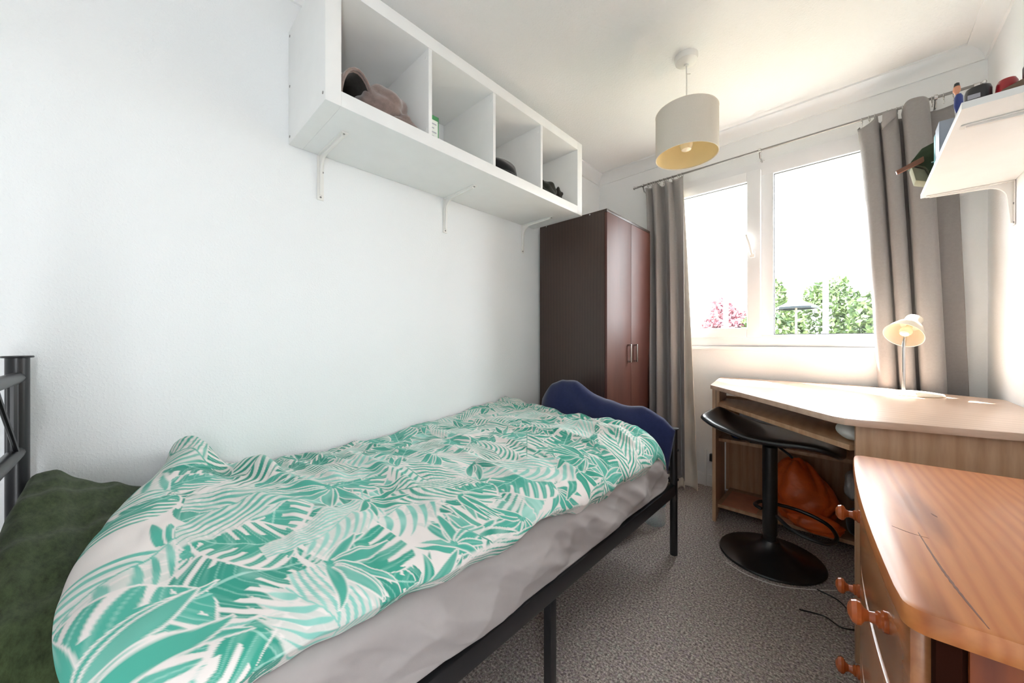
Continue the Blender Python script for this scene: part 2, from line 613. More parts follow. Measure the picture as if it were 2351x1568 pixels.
def coving(name, pts):
    s = 0.072
    prof = [(0, 0), (0, -s)]
    prof += [(0.008, -s)]
    for k in range(9):
        a = math.pi / 2 * k / 8
        prof.append((s - (s - 0.010) * math.cos(a) + 0.0, -s + (s - 0.010) * math.sin(a)))
    prof += [(s, -0.008), (s, 0)]
    (x0, y0), (x1, y1), (nx, ny) = pts
    P = []
    for (x, y, e) in ((x0, y0, 1), (x1, y1, -1)):
        tx, ty = (x1 - x0), (y1 - y0)
        L = math.hypot(tx, ty)
        tx, ty = tx / L, ty / L
        P.append([(x + nx * d + tx * d * e, y + ny * d + ty * d * e, H + h) for d, h in prof])
    return struct(MB().grid(P).build(name, M['trim']), 'white plaster ceiling coving')


coving('trim_1', ((0, YB), (0, YW), (1, 0)))
coving('trim_2', ((0, YW), (W, YW), (0, -1)))
coving('trim_3', ((W, YW), (W, YB), (-1, 0)))


def skirting(name, x0, x1, y0, y1, dx, dy):
    mb = MB()
    t = 0.014
    mb.box(min(x0, x0 + dx * t), max(x1, x1 + dx * t) if dx >= 0 else x1, min(y0, y0 + dy * t), y1, 0, 0.075, 0.003)
    mb.box(min(x0, x0 + dx * t * 0.6), max(x1, x1 + dx * t * 0.6) if dx >= 0 else x1, min(y0, y0 + dy * t * 0.6), y1, 0.07, 0.088, 0.003)
    return struct(mb.build(name, M['trim']), 'white painted skirting board')


skirting('baseboard_window', 0.0, W, YW, YW, 0, -1)
skirting('baseboard_left', 0.0, 0.0, YB, YW - 0.02, 1, 0)
skirting('baseboard_right', W, W, DY1, YW - 0.02, -1, 0)

# ------------------------------------------------------------------ window
FY0, FY1 = YW - 0.008, YW + 0.055
win = thing('window_1', 'white plastic casement window with two glazed lights', None, (WX0, YW, WZ0))
win['kind'] = 'structure'


def frame_bars(mb, x0, x1, z0, z1, wl, wr, wbm, wt, y0, y1, bev=0.006):
    mb.box(x0, x0 + wl, y0, y1, z0, z1, bev)
    mb.box(x1 - wr, x1, y0, y1, z0, z1, bev)
    mb.box(x0 + wl - 0.001, x1 - wr + 0.001, y0, y1, z0, z0 + wbm, bev)
    mb.box(x0 + wl - 0.001, x1 - wr + 0.001, y0, y1, z1 - wt, z1, bev)


PL = (0.700, 1.100, 1.105, 2.055)   # left pane
PR = (1.240, 1.735, 1.060, 2.078)   # right pane
fr = MB()
frame_bars(fr, WX0, WX1, WZ0, WZ1, 0.055, WX1 - PR[1], 0.072, WZ1 - PR[3], FY0, FY1)
fr.box(1.172, PR[0], FY0, FY1, WZ0 + 0.07, WZ1 - 0.09, 0.006)
fr.build('window_frame', M['upvc'], win)
sh = MB()
frame_bars(sh, 0.640, 1.176, 1.040, 2.120, PL[0] - 0.640, 1.176 - PL[1], PL[2] - 1.040, 2.120 - PL[3], FY0 - 0.026, FY0 + 0.03, 0.009)
sash = sh.build('casement_sash', M['upvc'], win)
for nm, p, yy in (('pane', PL, FY0 + 0.004), ('pane', PR, FY0 + 0.025)):
    MB().box(p[0] - 0.01, p[1] + 0.01, yy, yy + 0.006, p[2] - 0.01, p[3] + 0.01).build(nm, M['glass'], win)
    g = MB()
    frame_bars(g, p[0] - 0.003, p[1] + 0.003, p[2] - 0.003, p[3] + 0.003, 0.006, 0.006, 0.005, 0.006, yy - 0.008, yy - 0.001, 0.0)
    g.build('gasket', M['gasket'], win)
sl = MB()
sl.box(WX0 - 0.02, WX1 + 0.02, YW - 0.028, YW - 0.001, WZ0 - 0.028, WZ0 - 0.004, 0.005)
sl.build('window_sill', M['upvc'], win)
hd = MB()
hd.box(1.118, 1.146, FY0 - 0.040, FY0 - 0.024, 1.555, 1.600, 0.004)
hd.tube([(1.132, FY0 - 0.042, 1.575), (1.124, FY0 - 0.052, 1.62), (1.104, FY0 - 0.060, 1.705)], [0.010, 0.010, 0.008], 10)
hd.build('window_handle', M['whitemetal'], sash)

# ------------------------------------------------------------------ cube shelf on the left wall
KY0, KZ0, KD, KL, KH, KT = 0.4254, 1.788, 0.392, 1.49, 0.440, 0.050
ks = thing('cube_shelf', 'long white four-cube wall shelf mounted high on the left wall', 'shelf', (0.003, KY0, KZ0))
X0, X1 = 0.003, KD
MB().box(X0, X1, KY0 + KT, KY0 + KL - KT, KZ0, KZ0 + KT, 0.0015).build('bottom_panel', M['white'], ks)
MB().box(X0, X1, KY0 + KT, KY0 + KL - KT, KZ0 + KH - KT, KZ0 + KH, 0.0015).build('top_panel', M['white'], ks)
for yy in (KY0, KY0 + KL - KT):
    sp = MB().box(X0, X1, yy, yy + KT, KZ0, KZ0 + KH, 0.0015).build('side_panel', M['white'], ks)
    if yy == KY0:
        for (sx, sz) in ((0.02, 0.025), (0.02, 0.415), (0.372, 0.03), (0.02, 0.22)):
            MB().lathe([(0, 0), (0.005, 0), (0.005, 0.0012), (0, 0.0012)], (sx, yy - 0.001, KZ0 + sz), (0, 1, 0), 10).build('screw_cap', M['screw'], sp)
cell = (KL - 2 * KT - 3 * 0.016) / 4
divy = []
for k in range(3):
    yy = KY0 + KT + cell * (k + 1) + 0.016 * k
    divy.append(yy)
    dv = MB().box(X0, X1 - 0.002, yy, yy + 0.016, KZ0 + KT, KZ0 + KH - KT, 0.001).build('divider', M['white'], ks)
    for sz in (0.075, KH - 0.08):
        MB().lathe([(0, 0), (0.007, 0), (0.007, 0.0012), (0, 0.0012)], (X1 - 0.022, yy - 0.001, KZ0 + sz), (0, 1, 0), 12).build('peg_cap', M['white'], dv)
for i, (by, lab) in enumerate(((0.542, 'white steel bracket under the near end of the cube shelf'), (1.172, 'white steel bracket under the middle of the cube shelf'), (1.80, 'white steel bracket under the cube shelf beside the wardrobe'))):
    zt = KZ0 - 0.0005
    t = thing('shelf_bracket', lab, 'bracket', (0.001, by, zt - 0.18), 'brackets under the cube shelf')
    a = MB()
    w = 0.013
    a.box(0.001, 0.255, by - w, by + w, zt - 0.004, zt, 0.0015)
    a.box(0.001, 0.005, by - w, by + w, zt - 0.185, zt, 0.0015)
    a.build('flange', M['whitemetal'], t)
    rib = [(0.004, zt - 0.165), (0.010, zt - 0.165)]
    for k in range(7):
        q = math.pi / 2 * k / 6
        rib.append((0.016 + 0.05 * (1 - math.cos(q)), zt - 0.066 + 0.05 * math.sin(q)))
    rib += [(0.235, zt - 0.010), (0.235, zt - 0.003), (0.004, zt - 0.003)]
    MB().prism(rib, by - 0.005, by + 0.005, 0.0015, 'y').build('gusset', M['whitemetal'], t)
    for z in (0.06, 0.165):
        MB().lathe([(0, 0), (0.004, 0), (0.004, 0.002), (0, 0.002)], (0.0045, by + (0.008 if z < 0.1 else 0), zt - z - 0.008), (1, 0, 0), 8).build('screw', M['screw'], t)
    MB().lathe([(0, 0), (0.004, 0), (0.004, 0.002), (0, 0.002)], (0.244, by, zt - 0.0055), (0, 0, 1), 8).build('screw', M['screw'], t)

# clothes and boxes in the cubes
zc = KZ0 + KT + 0.001
c0 = KY0 + KT
rb = thing('fleece_robe', 'taupe fleece garment with a hood heaped in the first cube of the shelf', 'garment', (0.25, c0 + 0.17, zc))
blob('body', M['fleece'], rb, (0.255, c0 + 0.205, zc + 0.070), (0.12, 0.105, 0.085), 5, 0.10, 2.2, 5, zc, 0.06)
blob('sleeve', M['fleece'], rb, (0.30, c0 + 0.262, zc + 0.030), (0.06, 0.058, 0.034), 9, 0.12, 2.6, 4, zc, 0.05)
hood = MB()
prof = []
for a_ in range(0, 13):
    ang = math.pi * a_ / 12
    prof.append((math.cos(ang), math.sin(ang)))
P = []
for k, (xx, s) in enumerate(((0.10, 0.5), (0.15, 0.85), (0.22, 1.0), (0.29, 1.0), (0.335, 0.95), (0.340, 0.90), (0.333, 0.84), (0.28, 0.83), (0.2, 0.8))):
    P.append([(xx + 0.015 * c, c0 + 0.078 - 0.074 * s * c, zc + 0.150 * s * sn) for c, sn in prof])
hood.grid(P[:7])
hd_ = hood.build('hood', M['fleece'], rb, True, None)
P2 = [P[6], P[7], P[8]] + [[(0.17, c0 + 0.078 - 0.074 * k_ * c, zc + 0.150 * k_ * sn) for c, sn in prof] for k_ in (0.4, 0.02)]
MB().grid(P2).build('hood_inside', M['fleecein'], hd_, True, None)  # inside of the hood, darker in colour than the outside
MB().tube([(q_[0] + 0.002, q_[1], q_[2]) for q_ in P[5]], 0.005, 8).build('hood_hem', M['fleece'], hd_, True, None)
blob('hood_fold', M['fleecein'], rb, (0.25, c0 + 0.078, zc + 0.030), (0.07, 0.042, 0.034), 14, 0.1, 3, 4, zc)
c1 = divy[0] + 0.016
bx = thing('carton', 'small white carton with green trim standing in the second cube', 'box', (0.30, c1 + 0.03, zc))
MB().box(0.262, 0.350, c1 + 0.004, c1 + 0.060, zc, zc + 0.112, 0.001).build('carton_body', M['boxgreen'], bx)
MB().box(0.2615, 0.3515, c1 + 0.008, c1 + 0.054, zc + 0.008, zc + 0.092, 0.0).build('printed_panel', M['boxwhite'], bx)
for k in range(4):
    MB().box(0.3516, 0.3522, c1 + 0.013, c1 + (0.047 if k % 2 else 0.036), zc + 0.022 + k * 0.017, zc + 0.027 + k * 0.017).build('print_line', M['boxline'], bx)
tag(MB().box(0.10, 0.25, c1 + 0.012, c1 + 0.075, zc, zc + 0.082, 0.001).build('pale_box', M['boxwhite']), 'pale plain box behind the green-trimmed carton in the second cube', 'box')
c2 = divy[1] + 0.016
hb = thing('rounded_hat', 'black rounded hat lying in the third cube of the shelf', 'hat', (0.29, c2 + 0.09, zc))
blob('crown', M['blackcloth'], hb, (0.300, c2 + 0.112, zc + 0.036), (0.082, 0.104, 0.062), 21, 0.06, 2.0, 4, zc)
MB().tube([(0.295 + 0.084 * math.cos(a), c2 + 0.112 + 0.106 * math.sin(a), zc + 0.010) for a in np.linspace(0, 2 * math.pi, 28)], 0.006, 8).build('seam', M['blackcloth'], hb)
c3 = divy[2] + 0.016
sc_ = thing('cloth_bundle', 'dark olive cloth bundle crumpled in the fourth cube by the window end', 'cloth', (0.28, c3 + 0.10, zc))
blob('bundle', M['olive'], sc_, (0.28, c3 + 0.118, zc + 0.046), (0.085, 0.100, 0.064), 33, 0.14, 2.6, 5, zc, 0.08)
blob('knot', M['fleecein'], sc_, (0.320, c3 + 0.225, zc + 0.044), (0.036, 0.026, 0.048), 37, 0.16, 2.8, 4, zc, 0.08)

# ------------------------------------------------------------------ wardrobe
WY0, WY1, WD, WZT = 1.960, 2.588, 0.520, 1.795
wd = thing('wardrobe', 'tall dark brown two-door wardrobe between the bed and the window', 'wardrobe', (0.02, WY0, 0))
MB().box(0.022, WD, WY0, WY0 + 0.018, 0.0, WZT, 0.001).build('side_panel', M['ward'], wd)
MB().box(0.022, WD, WY1 - 0.018, WY1, 0.0, WZT, 0.001).build('side_panel', M['ward'], wd)
MB().box(0.022, WD + 0.016, WY0, WY1, WZT - 0.0005, WZT + 0.016, 0.0015).build('top_panel', M['ward'], wd)
MB().box(0.022, 0.028, WY0 + 0.018, WY1 - 0.018, 0.02, WZT - 0.001).build('back_panel', M['ward'], wd)
MB().box(0.40, WD - 0.005, WY0 + 0.0185, WY1 - 0.0185, 0.0, 0.06).build('plinth', M['ward'], wd)
ymid = (WY0 + WY1) / 2 + 0.008
for (a, b, hy) in ((WY0 + 0.001, ymid - 0.0015, ymid - 0.045), (ymid + 0.0015, WY1 - 0.001, ymid + 0.045)):
    d = MB().box(WD + 0.001, WD + 0.017, a, b, 0.062, WZT - 0.003, 0.0012).build('door', M['wardf'], wd)
    h = MB()
    h.box(WD + 0.017, WD + 0.040, hy - 0.007, hy + 0.007, 0.878, 0.890, 0.0015)
    h.box(WD + 0.017, WD + 0.040, hy - 0.007, hy + 0.007, 0.985, 0.997, 0.0015)
    h.box(WD + 0.032, WD + 0.042, hy - 0.007, hy + 0.007, 0.878, 0.997, 0.0015)
    h.build('handle', M['chrome'], d)
for (xx, yy) in ((0.08, WY0 - 0.0015), (0.42, WY0 - 0.0015)):
    MB().lathe([(0, 0), (0.004, 0), (0.004, 0.002), (0, 0.002)], (xx, yy, WZT - 0.014 + 0.02), (0, 1, 0), 8).build('screw', M['chrome'], wd)

# ------------------------------------------------------------------ bed
bed = thing('bed_frame', 'black tubular metal single bed frame along the left wall', 'bed', (0.5, 0.8, 0))
BX0, BX1, BYH, BYF = 0.056, 0.985, -0.200, 1.785


def post(x, y, h, r, cap):
    p = MB().lathe([(0, 0), (r, 0), (r, h - 0.004), (0, h - 0.004)], (x, y, 0), n=20).build('post', M['black'], bed)
    MB().lathe([(0, 0), (cap, 0), (cap + 0.001, 0.002), (cap, 0.005), (0, 0.006)], (x, y, h - 0.004), n=24).build('post_cap', M['black'], p)


for x in (BX0, BX1):
    post(x, BYH, 0.980, 0.020, 0.026)
    post(x, BYF, 0.602, 0.017, 0.023)
for z, r in ((0.925, 0.015), (0.735, 0.015), (0.44, 0.013)):
    MB().tube([(BX0 + 0.008, BYH, z), (BX1 - 0.008, BYH, z)], r, 14).build('head_rail', M['black'], bed)
for k in range(5):
    xx = BX0 + 0.055 + (BX1 - BX0 - 0.11) * k / 4
    MB().tube([(xx, BYH, 0.735), (xx, BYH, 0.925)], 0.009, 10).build('head_bar', M['black'], bed)
for k in range(4):
    xa = BX0 + 0.055 + (BX1 - BX0 - 0.11) * k / 4
    xb = BX0 + 0.055 + (BX1 - BX0 - 0.11) * (k + 1) / 4
    z0_, z1_ = (0.745, 0.915) if k % 2 == 0 else (0.915, 0.745)
    MB().tube([(xa, BYH + 0.006, z0_), (xb, BYH + 0.006, z1_)], 0.005, 8).build('head_brace', M['black'], bed)
for z, r in ((0.560, 0.013), (0.405, 0.012), (0.352, 0.014)):
    MB().tube([(BX0 + 0.005, BYF, z), (BX1 - 0.005, BYF, z)], r, 12).build('foot_rail', M['black'], bed)
for x in (BX0, BX1):
    s = 1 if x == BX0 else -1
    rl = MB()
    rl.box(x - 0.012, x + 0.012, BYH + 0.015, BYF - 0.012, 0.286, 0.338, 0.003)
    rl.box(min(x, x + s * 0.035), max(x, x + s * 0.035), BYH + 0.015, BYF - 0.012, 0.286, 0.291, 0.001)
    rl.build('side_rail', M['black'], bed)
for y in (0.82,):
    for x in (BX0, BX1):
        MB().box(x - 0.013, x + 0.013, y - 0.013, y + 0.013, 0.0, 0.287, 0.002).build('middle_leg', M['black'], bed)
for k in range(12):
    y = -0.10 + k * 0.145
    MB().box(BX0 + 0.0125, BX1 - 0.0125, y - 0.025, y + 0.025, 0.292, 0.302, 0.002).build('slat', M['black'], bed)
for z in (0.50, 0.36):
    MB().lathe([(0, 0), (0.006, 0), (0.007, 0.003), (0.004, 0.006), (0, 0.007)], (BX1 + 0.016, BYF + 0.002, z), (1, 0, 0), 10).build('bolt', M['black'], bed)

# mattress under a loose grey sheet
nU, nV = 300, 90
u = np.linspace(0, 1, nU)[:, None]
ymat = -0.165 + u * (1.70 + 0.165)
# cross-section: down the wall side, over the top, down the room side and under
sec = []
zb, zt_, xa, xb = 0.342, 0.520, 0.03, 0.988
for t in np.linspace(0, 1, 14):
    sec.append((xa, zb + (zt_ - zb - 0.03) * t, 0))
for t in np.linspace(0.1, 1, 6):
    sec.append((xa + 0.03 - 0.03 * math.cos(t * math.pi / 2), zt_ - 0.03 + 0.03 * math.sin(t * math.pi / 2), 0))
for t in np.linspace(0.05, 1, 24):
    sec.append((xa + 0.03 + (xb - xa - 0.065) * t, zt_, 0))
for t in np.linspace(0.12, 1, 8):
    sec.append((xb - 0.035 + 0.035 * math.sin(t * math.pi / 2), zt_ - 0.035 + 0.035 * math.cos(t * math.pi / 2), t))
for t in np.linspace(0.03, 1, 34):
    sec.append((xb, zt_ - 0.035 - (zt_ - 0.035 - zb) * t, 1))
for t in np.linspace(0.1, 1, 6):
    sec.append((xb - 0.25 * t, zb, 1 - t))
sec = np.array(sec)
X = np.repeat(sec[None, :, 0], nU, 0)
Z = np.repeat(sec[None, :, 1], nU, 0)
Y = np.repeat(ymat, len(sec), 1)
wgt = sec[None, :, 2]
q = (zt_ - Z) / 0.2
fold = 0.012 * np.sin(Y * 9 + q * 3.0) + 0.010 * np.sin(Y * 21 - q * 5.5 + 1.0) + 0.020 * (vnoise(Y * 7 + q * 2.0, q * 2.2 + 3, 3) - 0.5) + 0.011 * (vnoise(Y * 19 - q * 6, q * 3, 5) - 0.5)
sag = 0.030 * np.exp(-((Y - 1.12) / 0.22) ** 2) * np.sin(np.clip(q, 0, 1) * math.pi) + 0.02 * np.exp(-((Y - 0.55) / 0.3) ** 2) * np.clip(q, 0, 1)
ph_ = Y * 16 + q * 5 + 3 * vnoise(Y * 4, q * 2, 91)
fold = fold + 0.007 * (1 - np.abs(np.sin(ph_)) * 1.6) * vnoise(Y * 5 + 7, q * 2, 92) + 0.005 * (1 - np.abs(np.sin(Y * 34 - q * 9 + 4 * vnoise(Y * 6, q * 3, 93))) * 1.6) * vnoise(Y * 8, q * 3 + 5, 94)
X = X + wgt * np.maximum((fold + sag) * (1 - 0.75 * np.clip((q - 0.6) / 0.35, 0, 1)) * np.clip(q * 3, 0, 1), -0.012 + 0.028 * np.clip((q - 0.75) / 0.25, 0, 1))
Z = Z + np.where((wgt > 0.5) & (q > 0.75), np.maximum(0.010 * np.sin(Y * 6.0) + 0.024 * (vnoise(Y * 5, Y * 0, 8) - 0.5) + 0.004, 0) * (q - 0.75) / 0.25, 0)
endk = np.clip((u - 0.955) / 0.045, 0, 1)
Z = np.where(wgt > -1, Z - (Z - 0.40) * (1 - np.sqrt(np.clip(1 - endk ** 2, 0, 1))) * 0.7, Z)
mt = thing('mattress', 'mattress wrapped in a loose pale grey sheet on the black bed frame', 'mattress', (0.5, 0.8, 0.303))
grid_mesh('grey_sheet', X, Y, Z, M['sheet'], mt)
core = MB()
core.box(0.05, 0.955, -0.155, 1.675, 0.303, 0.505, 0.03, 0, 4)
core.build('mattress_core', M['sheet'], mt)


# ------------------------------------------------------------------ leaf-print duvet
def smooth(e0, e1, x):
    t = np.clip((x - e0) / (e1 - e0 + 1e-12), 0, 1)
    return t * t * (3 - 2 * t)


def leaf_print(S, T):
    """flat teal leaf print drawn analytically on the cloth's own coordinates (metres)"""
    cream = np.array(srgb(226, 218, 214)[:3])
    C = np.empty(S.shape + (3,))
    C[:] = cream
    rg = np.random.default_rng(5)
    tones = [srgb(62, 156, 136), srgb(78, 166, 148), srgb(98, 176, 160), srgb(136, 196, 184), srgb(56, 146, 128), srgb(112, 184, 170)]
    aa = 0.0026

    def put(sl, mask, col, shade, halo=None):
        sub = C[sl]
        if halo is not None:
            sub += (cream - sub) * halo[..., None]
        c = np.array(col[:3])
        lightc = np.array(srgb(190, 224, 214)[:3])
        cc = c[None, None] * (1 - shade[..., None]) + lightc * shade[..., None]
        sub += (cc - sub) * mask[..., None]

    def window(s0, t0, rad):
        i = np.where((S[:, 0] > s0 - rad) & (S[:, 0] < s0 + rad))[0]
        j = np.where((T[0] > t0 - rad) & (T[0] < t0 + rad))[0]
        if len(i) < 2 or len(j) < 2:
            return None
        return slice(i[0], i[-1] + 1), slice(j[0], j[-1] + 1)

    def local(s0, t0, ang, rad):
        sl = window(s0, t0, rad)
        if sl is None:
            return None
        a, b = S[sl] - s0, T[sl] - t0
        return sl, a * math.cos(ang) + b * math.sin(ang), -a * math.sin(ang) + b * math.cos(ang)

    def streak(x, y, seed, f1=220, f2=14):
        return vnoise(x * f1, y * f2, seed)

    def palm(s0, t0, ang, L, tone, seed):
        r = local(s0, t0, ang, L * 1.1)
        if r is None:
            return
        sl, x, y = r
        k = rg.uniform(-0.9, 0.9) / L
        y = y - k * (x * x - 0.25 * x * L)
        ay = np.abs(y)
        sp = L / rg.integers(8, 13)
        c = rg.uniform(0.55, 1.0)
        ph = np.where(y > 0, 0.0, 0.45)
        qq = (x - c * ay - 1.4 * ay * ay / L) / sp - ph
        idx = np.round(qq)
        u0 = (idx + ph) * sp / L
        ll = L * 0.40 * np.sqrt(np.clip(np.sin(np.clip(u0 + 0.10, 0, 1.08) / 1.10 * math.pi), 0, 1))
        ok = (u0 > 0.02) & (u0 < 0.98)
        rr = np.clip(ay / (ll + 1e-6), 0, 1.2)
        wd_ = 0.285 * np.clip(np.sin(np.clip(rr ** 0.8 * 0.94 + 0.06, 0, 1) * math.pi) ** 0.75, 0, 1)
        d = (wd_ - np.abs(qq - idx)) * sp
        m = np.where(ok & (rr < 1), smooth(-aa * 0.4, aa, d), 0)
        rib = smooth(0.0028, 0.0012, ay) * (x > -0.08 * L) * (x < L)
        m = np.maximum(m, rib)
        shd = np.clip(0.75 * (streak(ay * 0.6 + qq * 0.02, x, seed, 60, 14) - 0.38), 0, 0.75)
        halo = np.where((u0 > 0.0) & (u0 < 1.0) & (x > -0.02 * L), 0.80 * smooth(1.06, 0.98, rr), 0)
        put(sl, m, tone, shd, halo)

    def monstera(s0, t0, ang, L, tone, seed):
        r = local(s0, t0, ang, L * 1.05)
        if r is None:
            return
        sl, x, y = r
        k = rg.uniform(-0.5, 0.5) / L
        y = y - k * x * x
        un = np.clip((x / L + 0.12) / 1.12, 0, 1)
        Wd = L * 0.50 * np.clip(np.sin(un ** 0.72 * math.pi), 0, 1) ** 0.62
        ay = np.abs(y)
        d = Wd - ay
        inside = (x > -0.12 * L) & (x < L)
        sp = L / 6.0
        qq = (x - 0.45 * ay - 0.6 * ay * ay / L) / sp + 0.3
        g = np.abs(qq - np.round(qq)) * sp
        cut = (ay > Wd * (0.36 + 0.16 * np.sin(np.round(qq) * 2.3 + seed))) & (x > 0.0) & (x < 0.86 * L)
        gw = 0.0035 + 0.0042 * np.clip((ay / (Wd + 1e-6) - 0.4) / 0.6, 0, 1)
        slit = np.where(cut, smooth(gw + aa, gw - aa * 0.3, g), 0)
        m = np.where(inside, smooth(-aa * 0.3, aa, d), 0)
        halo = np.where(inside, smooth(-0.007, -0.004, d), 0)
        vein = np.maximum(smooth(0.0030, 0.0014, ay), 0.6 * smooth(0.0022, 0.0006, np.abs(np.abs(qq - np.round(qq)) - 0.5) * sp))
        shd = np.clip(0.55 * (streak(qq * 0.08, ay * 3, seed, 60, 5) - 0.5), 0, 0.5) + 0.55 * vein
        put(sl, m * (1 - slit), tone, np.clip(shd, 0, 1), halo)

    def banana(s0, t0, ang, L, tone, seed):
        r = local(s0, t0, ang, L * 1.05)
        if r is None:
            return
        sl, x, y = r
        y = y - rg.uniform(-0.35, 0.35) / L * x * x
        un = np.clip(x / L, 0, 1)
        ay = np.abs(y)
        qq = (x - 0.30 * ay) / L
        Wd = L * 0.26 * np.clip(np.sin(un * math.pi), 0, 1) ** 0.45 * (0.90 + 0.12 * vnoise(qq * 40, np.sign(y) * 3 + 5, seed))
        d = Wd - ay
        inside = (x > 0) & (x < L)
        m = np.where(inside, smooth(-aa * 0.3, aa, d), 0)
        halo = np.where(inside, smooth(-0.006, -0.003, d), 0)
        st = 0.6 * streak(qq * L, ay, seed, 110, 10) + 0.4 * streak(qq * L, ay, seed + 1, 45, 6)
        shd = np.clip(0.15 + 0.95 * (st - 0.35) * (0.45 + 0.9 * np.clip(ay / (Wd + 1e-6), 0, 1)), 0, 0.85)
        shd = np.maximum(shd, 0.85 * smooth(0.0038, 0.0020, ay))
        put(sl, m, tone, shd, halo)

    def fan(s0, t0, ang, L, tone, seed):
        n = int(rg.integers(6, 10))
        for kk in range(n):
            a = ang + (kk - (n - 1) / 2) * rg.uniform(0.30, 0.40)
            l2 = L * (0.72 + 0.28 * math.cos((kk - (n - 1) / 2) / n * 2.2)) * rg.uniform(0.85, 1.05)
            r = local(s0, t0, a, l2 * 1.02)
            if r is None:
                continue
            sl, x, y = r
            y = y - rg.uniform(-0.5, 0.5) / l2 * x * x
            un = np.clip(x / l2, 0, 1)
            Wd = l2 * 0.105 * np.clip(np.sin(un ** 0.85 * math.pi), 0, 1) ** 0.8
            m = np.where((x > 0) & (x < l2), smooth(-aa * 0.3, aa, Wd - np.abs(y)), 0)
            halo = np.where((x > 0.1 * l2) & (x < l2), smooth(-0.004, -0.002, Wd - np.abs(y)), 0)
            shd = np.clip(0.8 * (streak(np.abs(y), x, seed + kk, 120, 8) - 0.5), 0, 0.6)
            put(sl, m, tone, shd, halo)

    smin, smax, tmin, tmax = S.min(), S.max(), T.min(), T.max()
    pts = []
    step = 0.150
    ns = int((smax - smin) / step) + 3
    nt = int((tmax - tmin) / step) + 3
    for a in range(ns):
        for b in range(nt):
            pts.append((smin + (a - 1 + rg.uniform(-0.3, 0.3)) * step, tmin + (b - 1 + 0.5 * (a % 2) + rg.uniform(-0.3, 0.3)) * step))
    rg.shuffle(pts)
    for lay, share in (('banana', 0.46), ('palm', 0.34), ('monstera1', 0.22), ('fan', 0.50), ('palm1', 0.24), ('monstera', 0.30), ('palm2', 0.16), ('fan2', 0.14)):
        for (a, b) in pts:
            if rg.random() > share:
                continue
            ang = rg.uniform(0, 2 * math.pi)
            tone = tones[int(rg.integers(0, len(tones)))]
            sd = int(rg.integers(0, 10000))
            j = rg.uniform(-0.05, 0.05, 2)
            if lay == 'banana':
                banana(a + j[0], b + j[1], ang, rg.uniform(0.26, 0.38), tones[int(rg.choice([2, 3, 5]))], sd)
            elif lay.startswith('palm'):
                palm(a + j[0], b + j[1], ang, rg.uniform(0.20, 0.36), tone, sd)
            elif lay.startswith('fan'):
                fan(a + j[0], b + j[1], ang, rg.uniform(0.12, 0.19), tones[int(rg.choice([0, 1, 4]))], sd)
            else:
                monstera(a + j[0], b + j[1], ang, rg.uniform(0.15, 0.24), tones[int(rg.choice([0, 1, 4]))], sd)
    return C


def duvet_mat():
    t = NT('leaf print cotton')
    at = t.n('ShaderNodeAttribute', attribute_name='print')
    t.l(at.outputs['Color'], t.b.inputs['Base Color'])
    t.b.inputs['Roughness'].default_value = 0.9
    t.b.inputs['Specular IOR Level'].default_value = 0.15
    t.b.inputs['Sheen Weight'].default_value = 0.1
    b = t.n('ShaderNodeTexNoise', Scale=900.0, Detail=1.0)
    t.l(t.coords(), b.inputs['Vector'])
    t.bump(b.outputs['Fac'], 0.12, 0.001)
    return t.m


ND, MD = 800, 440
s = np.linspace(0, 1, ND)[:, None] * np.ones((1, MD))
r = np.linspace(0, 1, MD)[None, :] * np.ones((ND, 1))
RA = 0.845                       # share of the width that lies on top
gy = np.array([-0.07, 0.10, 0.25, 0.5, 0.8, 1.1, 1.4, 1.65, 1.78])
gx = np.array([0.0, 0.2, 0.4, 0.6, 0.8, 0.95])
GZ = np.array([[.655, .684, .698, .690, .656, .612],
               [.650, .660, .665, .655, .63, .60],
               [.580, .610, .630, .632, .622, .60],
               [.566, .588, .606, .612, .608, .592],
               [.572, .582, .600, .606, .602, .585],
               [.602, .600, .602, .606, .598, .580],
               [.632, .622, .612, .612, .602, .578],
               [.660, .638, .618, .626, .622, .582],
               [.655, .634, .616, .632, .612, .560]])


def resample(g, ax, val):
    i = np.clip(np.searchsorted(ax, val, side='right') - 1, 0, len(ax) - 2)
    t = np.clip((val - ax[i]) / (ax[i + 1] - ax[i]), 0, 1)
    return i, t * t * (3 - 2 * t) * 0.6 + t * 0.4


def ztop(x, y):
    i, ty = resample(None, gy, y)
    j, tx = resample(None, gx, x)
    return (GZ[i, j] * (1 - tx) + GZ[i, j + 1] * tx) * (1 - ty) + (GZ[i + 1, j] * (1 - tx) + GZ[i + 1, j + 1] * tx) * ty


XE = 0.915
phi = np.clip((r - RA) / (1 - RA), 0, 1) * R(128)
hem_push = np.interp(np.linspace(0, 1, ND), [0, .15, .3, .4, .5, .56, .62, .75, .86, 1], [0.0, .005, .012, .02, .012, .03, .012, .018, .01, 0.0])[:, None]
xd = 0.012 + np.clip(r / RA, 0, 1) * (XE - 0.012) + (0.088 + hem_push) * np.sin(np.minimum(phi, R(90))) - 0.030 * np.clip((phi - R(90)) / R(38), 0, 1)
_hx = catmull([(0, .115), (.1, .088), (.2, .058), (.3, .030), (.5, -.022), (.7, -.055), (.85, -.048), (.95, -.010), (1.03, .05), (1.15, .12)], 200)
yh = np.interp(xd, _hx[:, 0], _hx[:, 1])
yf = np.interp(xd, [0, .5, .8, .9, .98, 1.03], [1.710, 1.715, 1.715, 1.695, 1.64, 1.57])
yd = yh + (yf - yh) * s
zt2 = ztop(np.minimum(xd, 0.95), yd)
zh = np.interp(yd, [-.1, .13, .7, .95, 1.27, 1.6, 1.8], [.535, .530, .522, .490, .488, .468, .460])
zd = zt2 - (zt2 - zh) * (1 - np.cos(phi)) / (1 - math.cos(R(128))) * 1.0
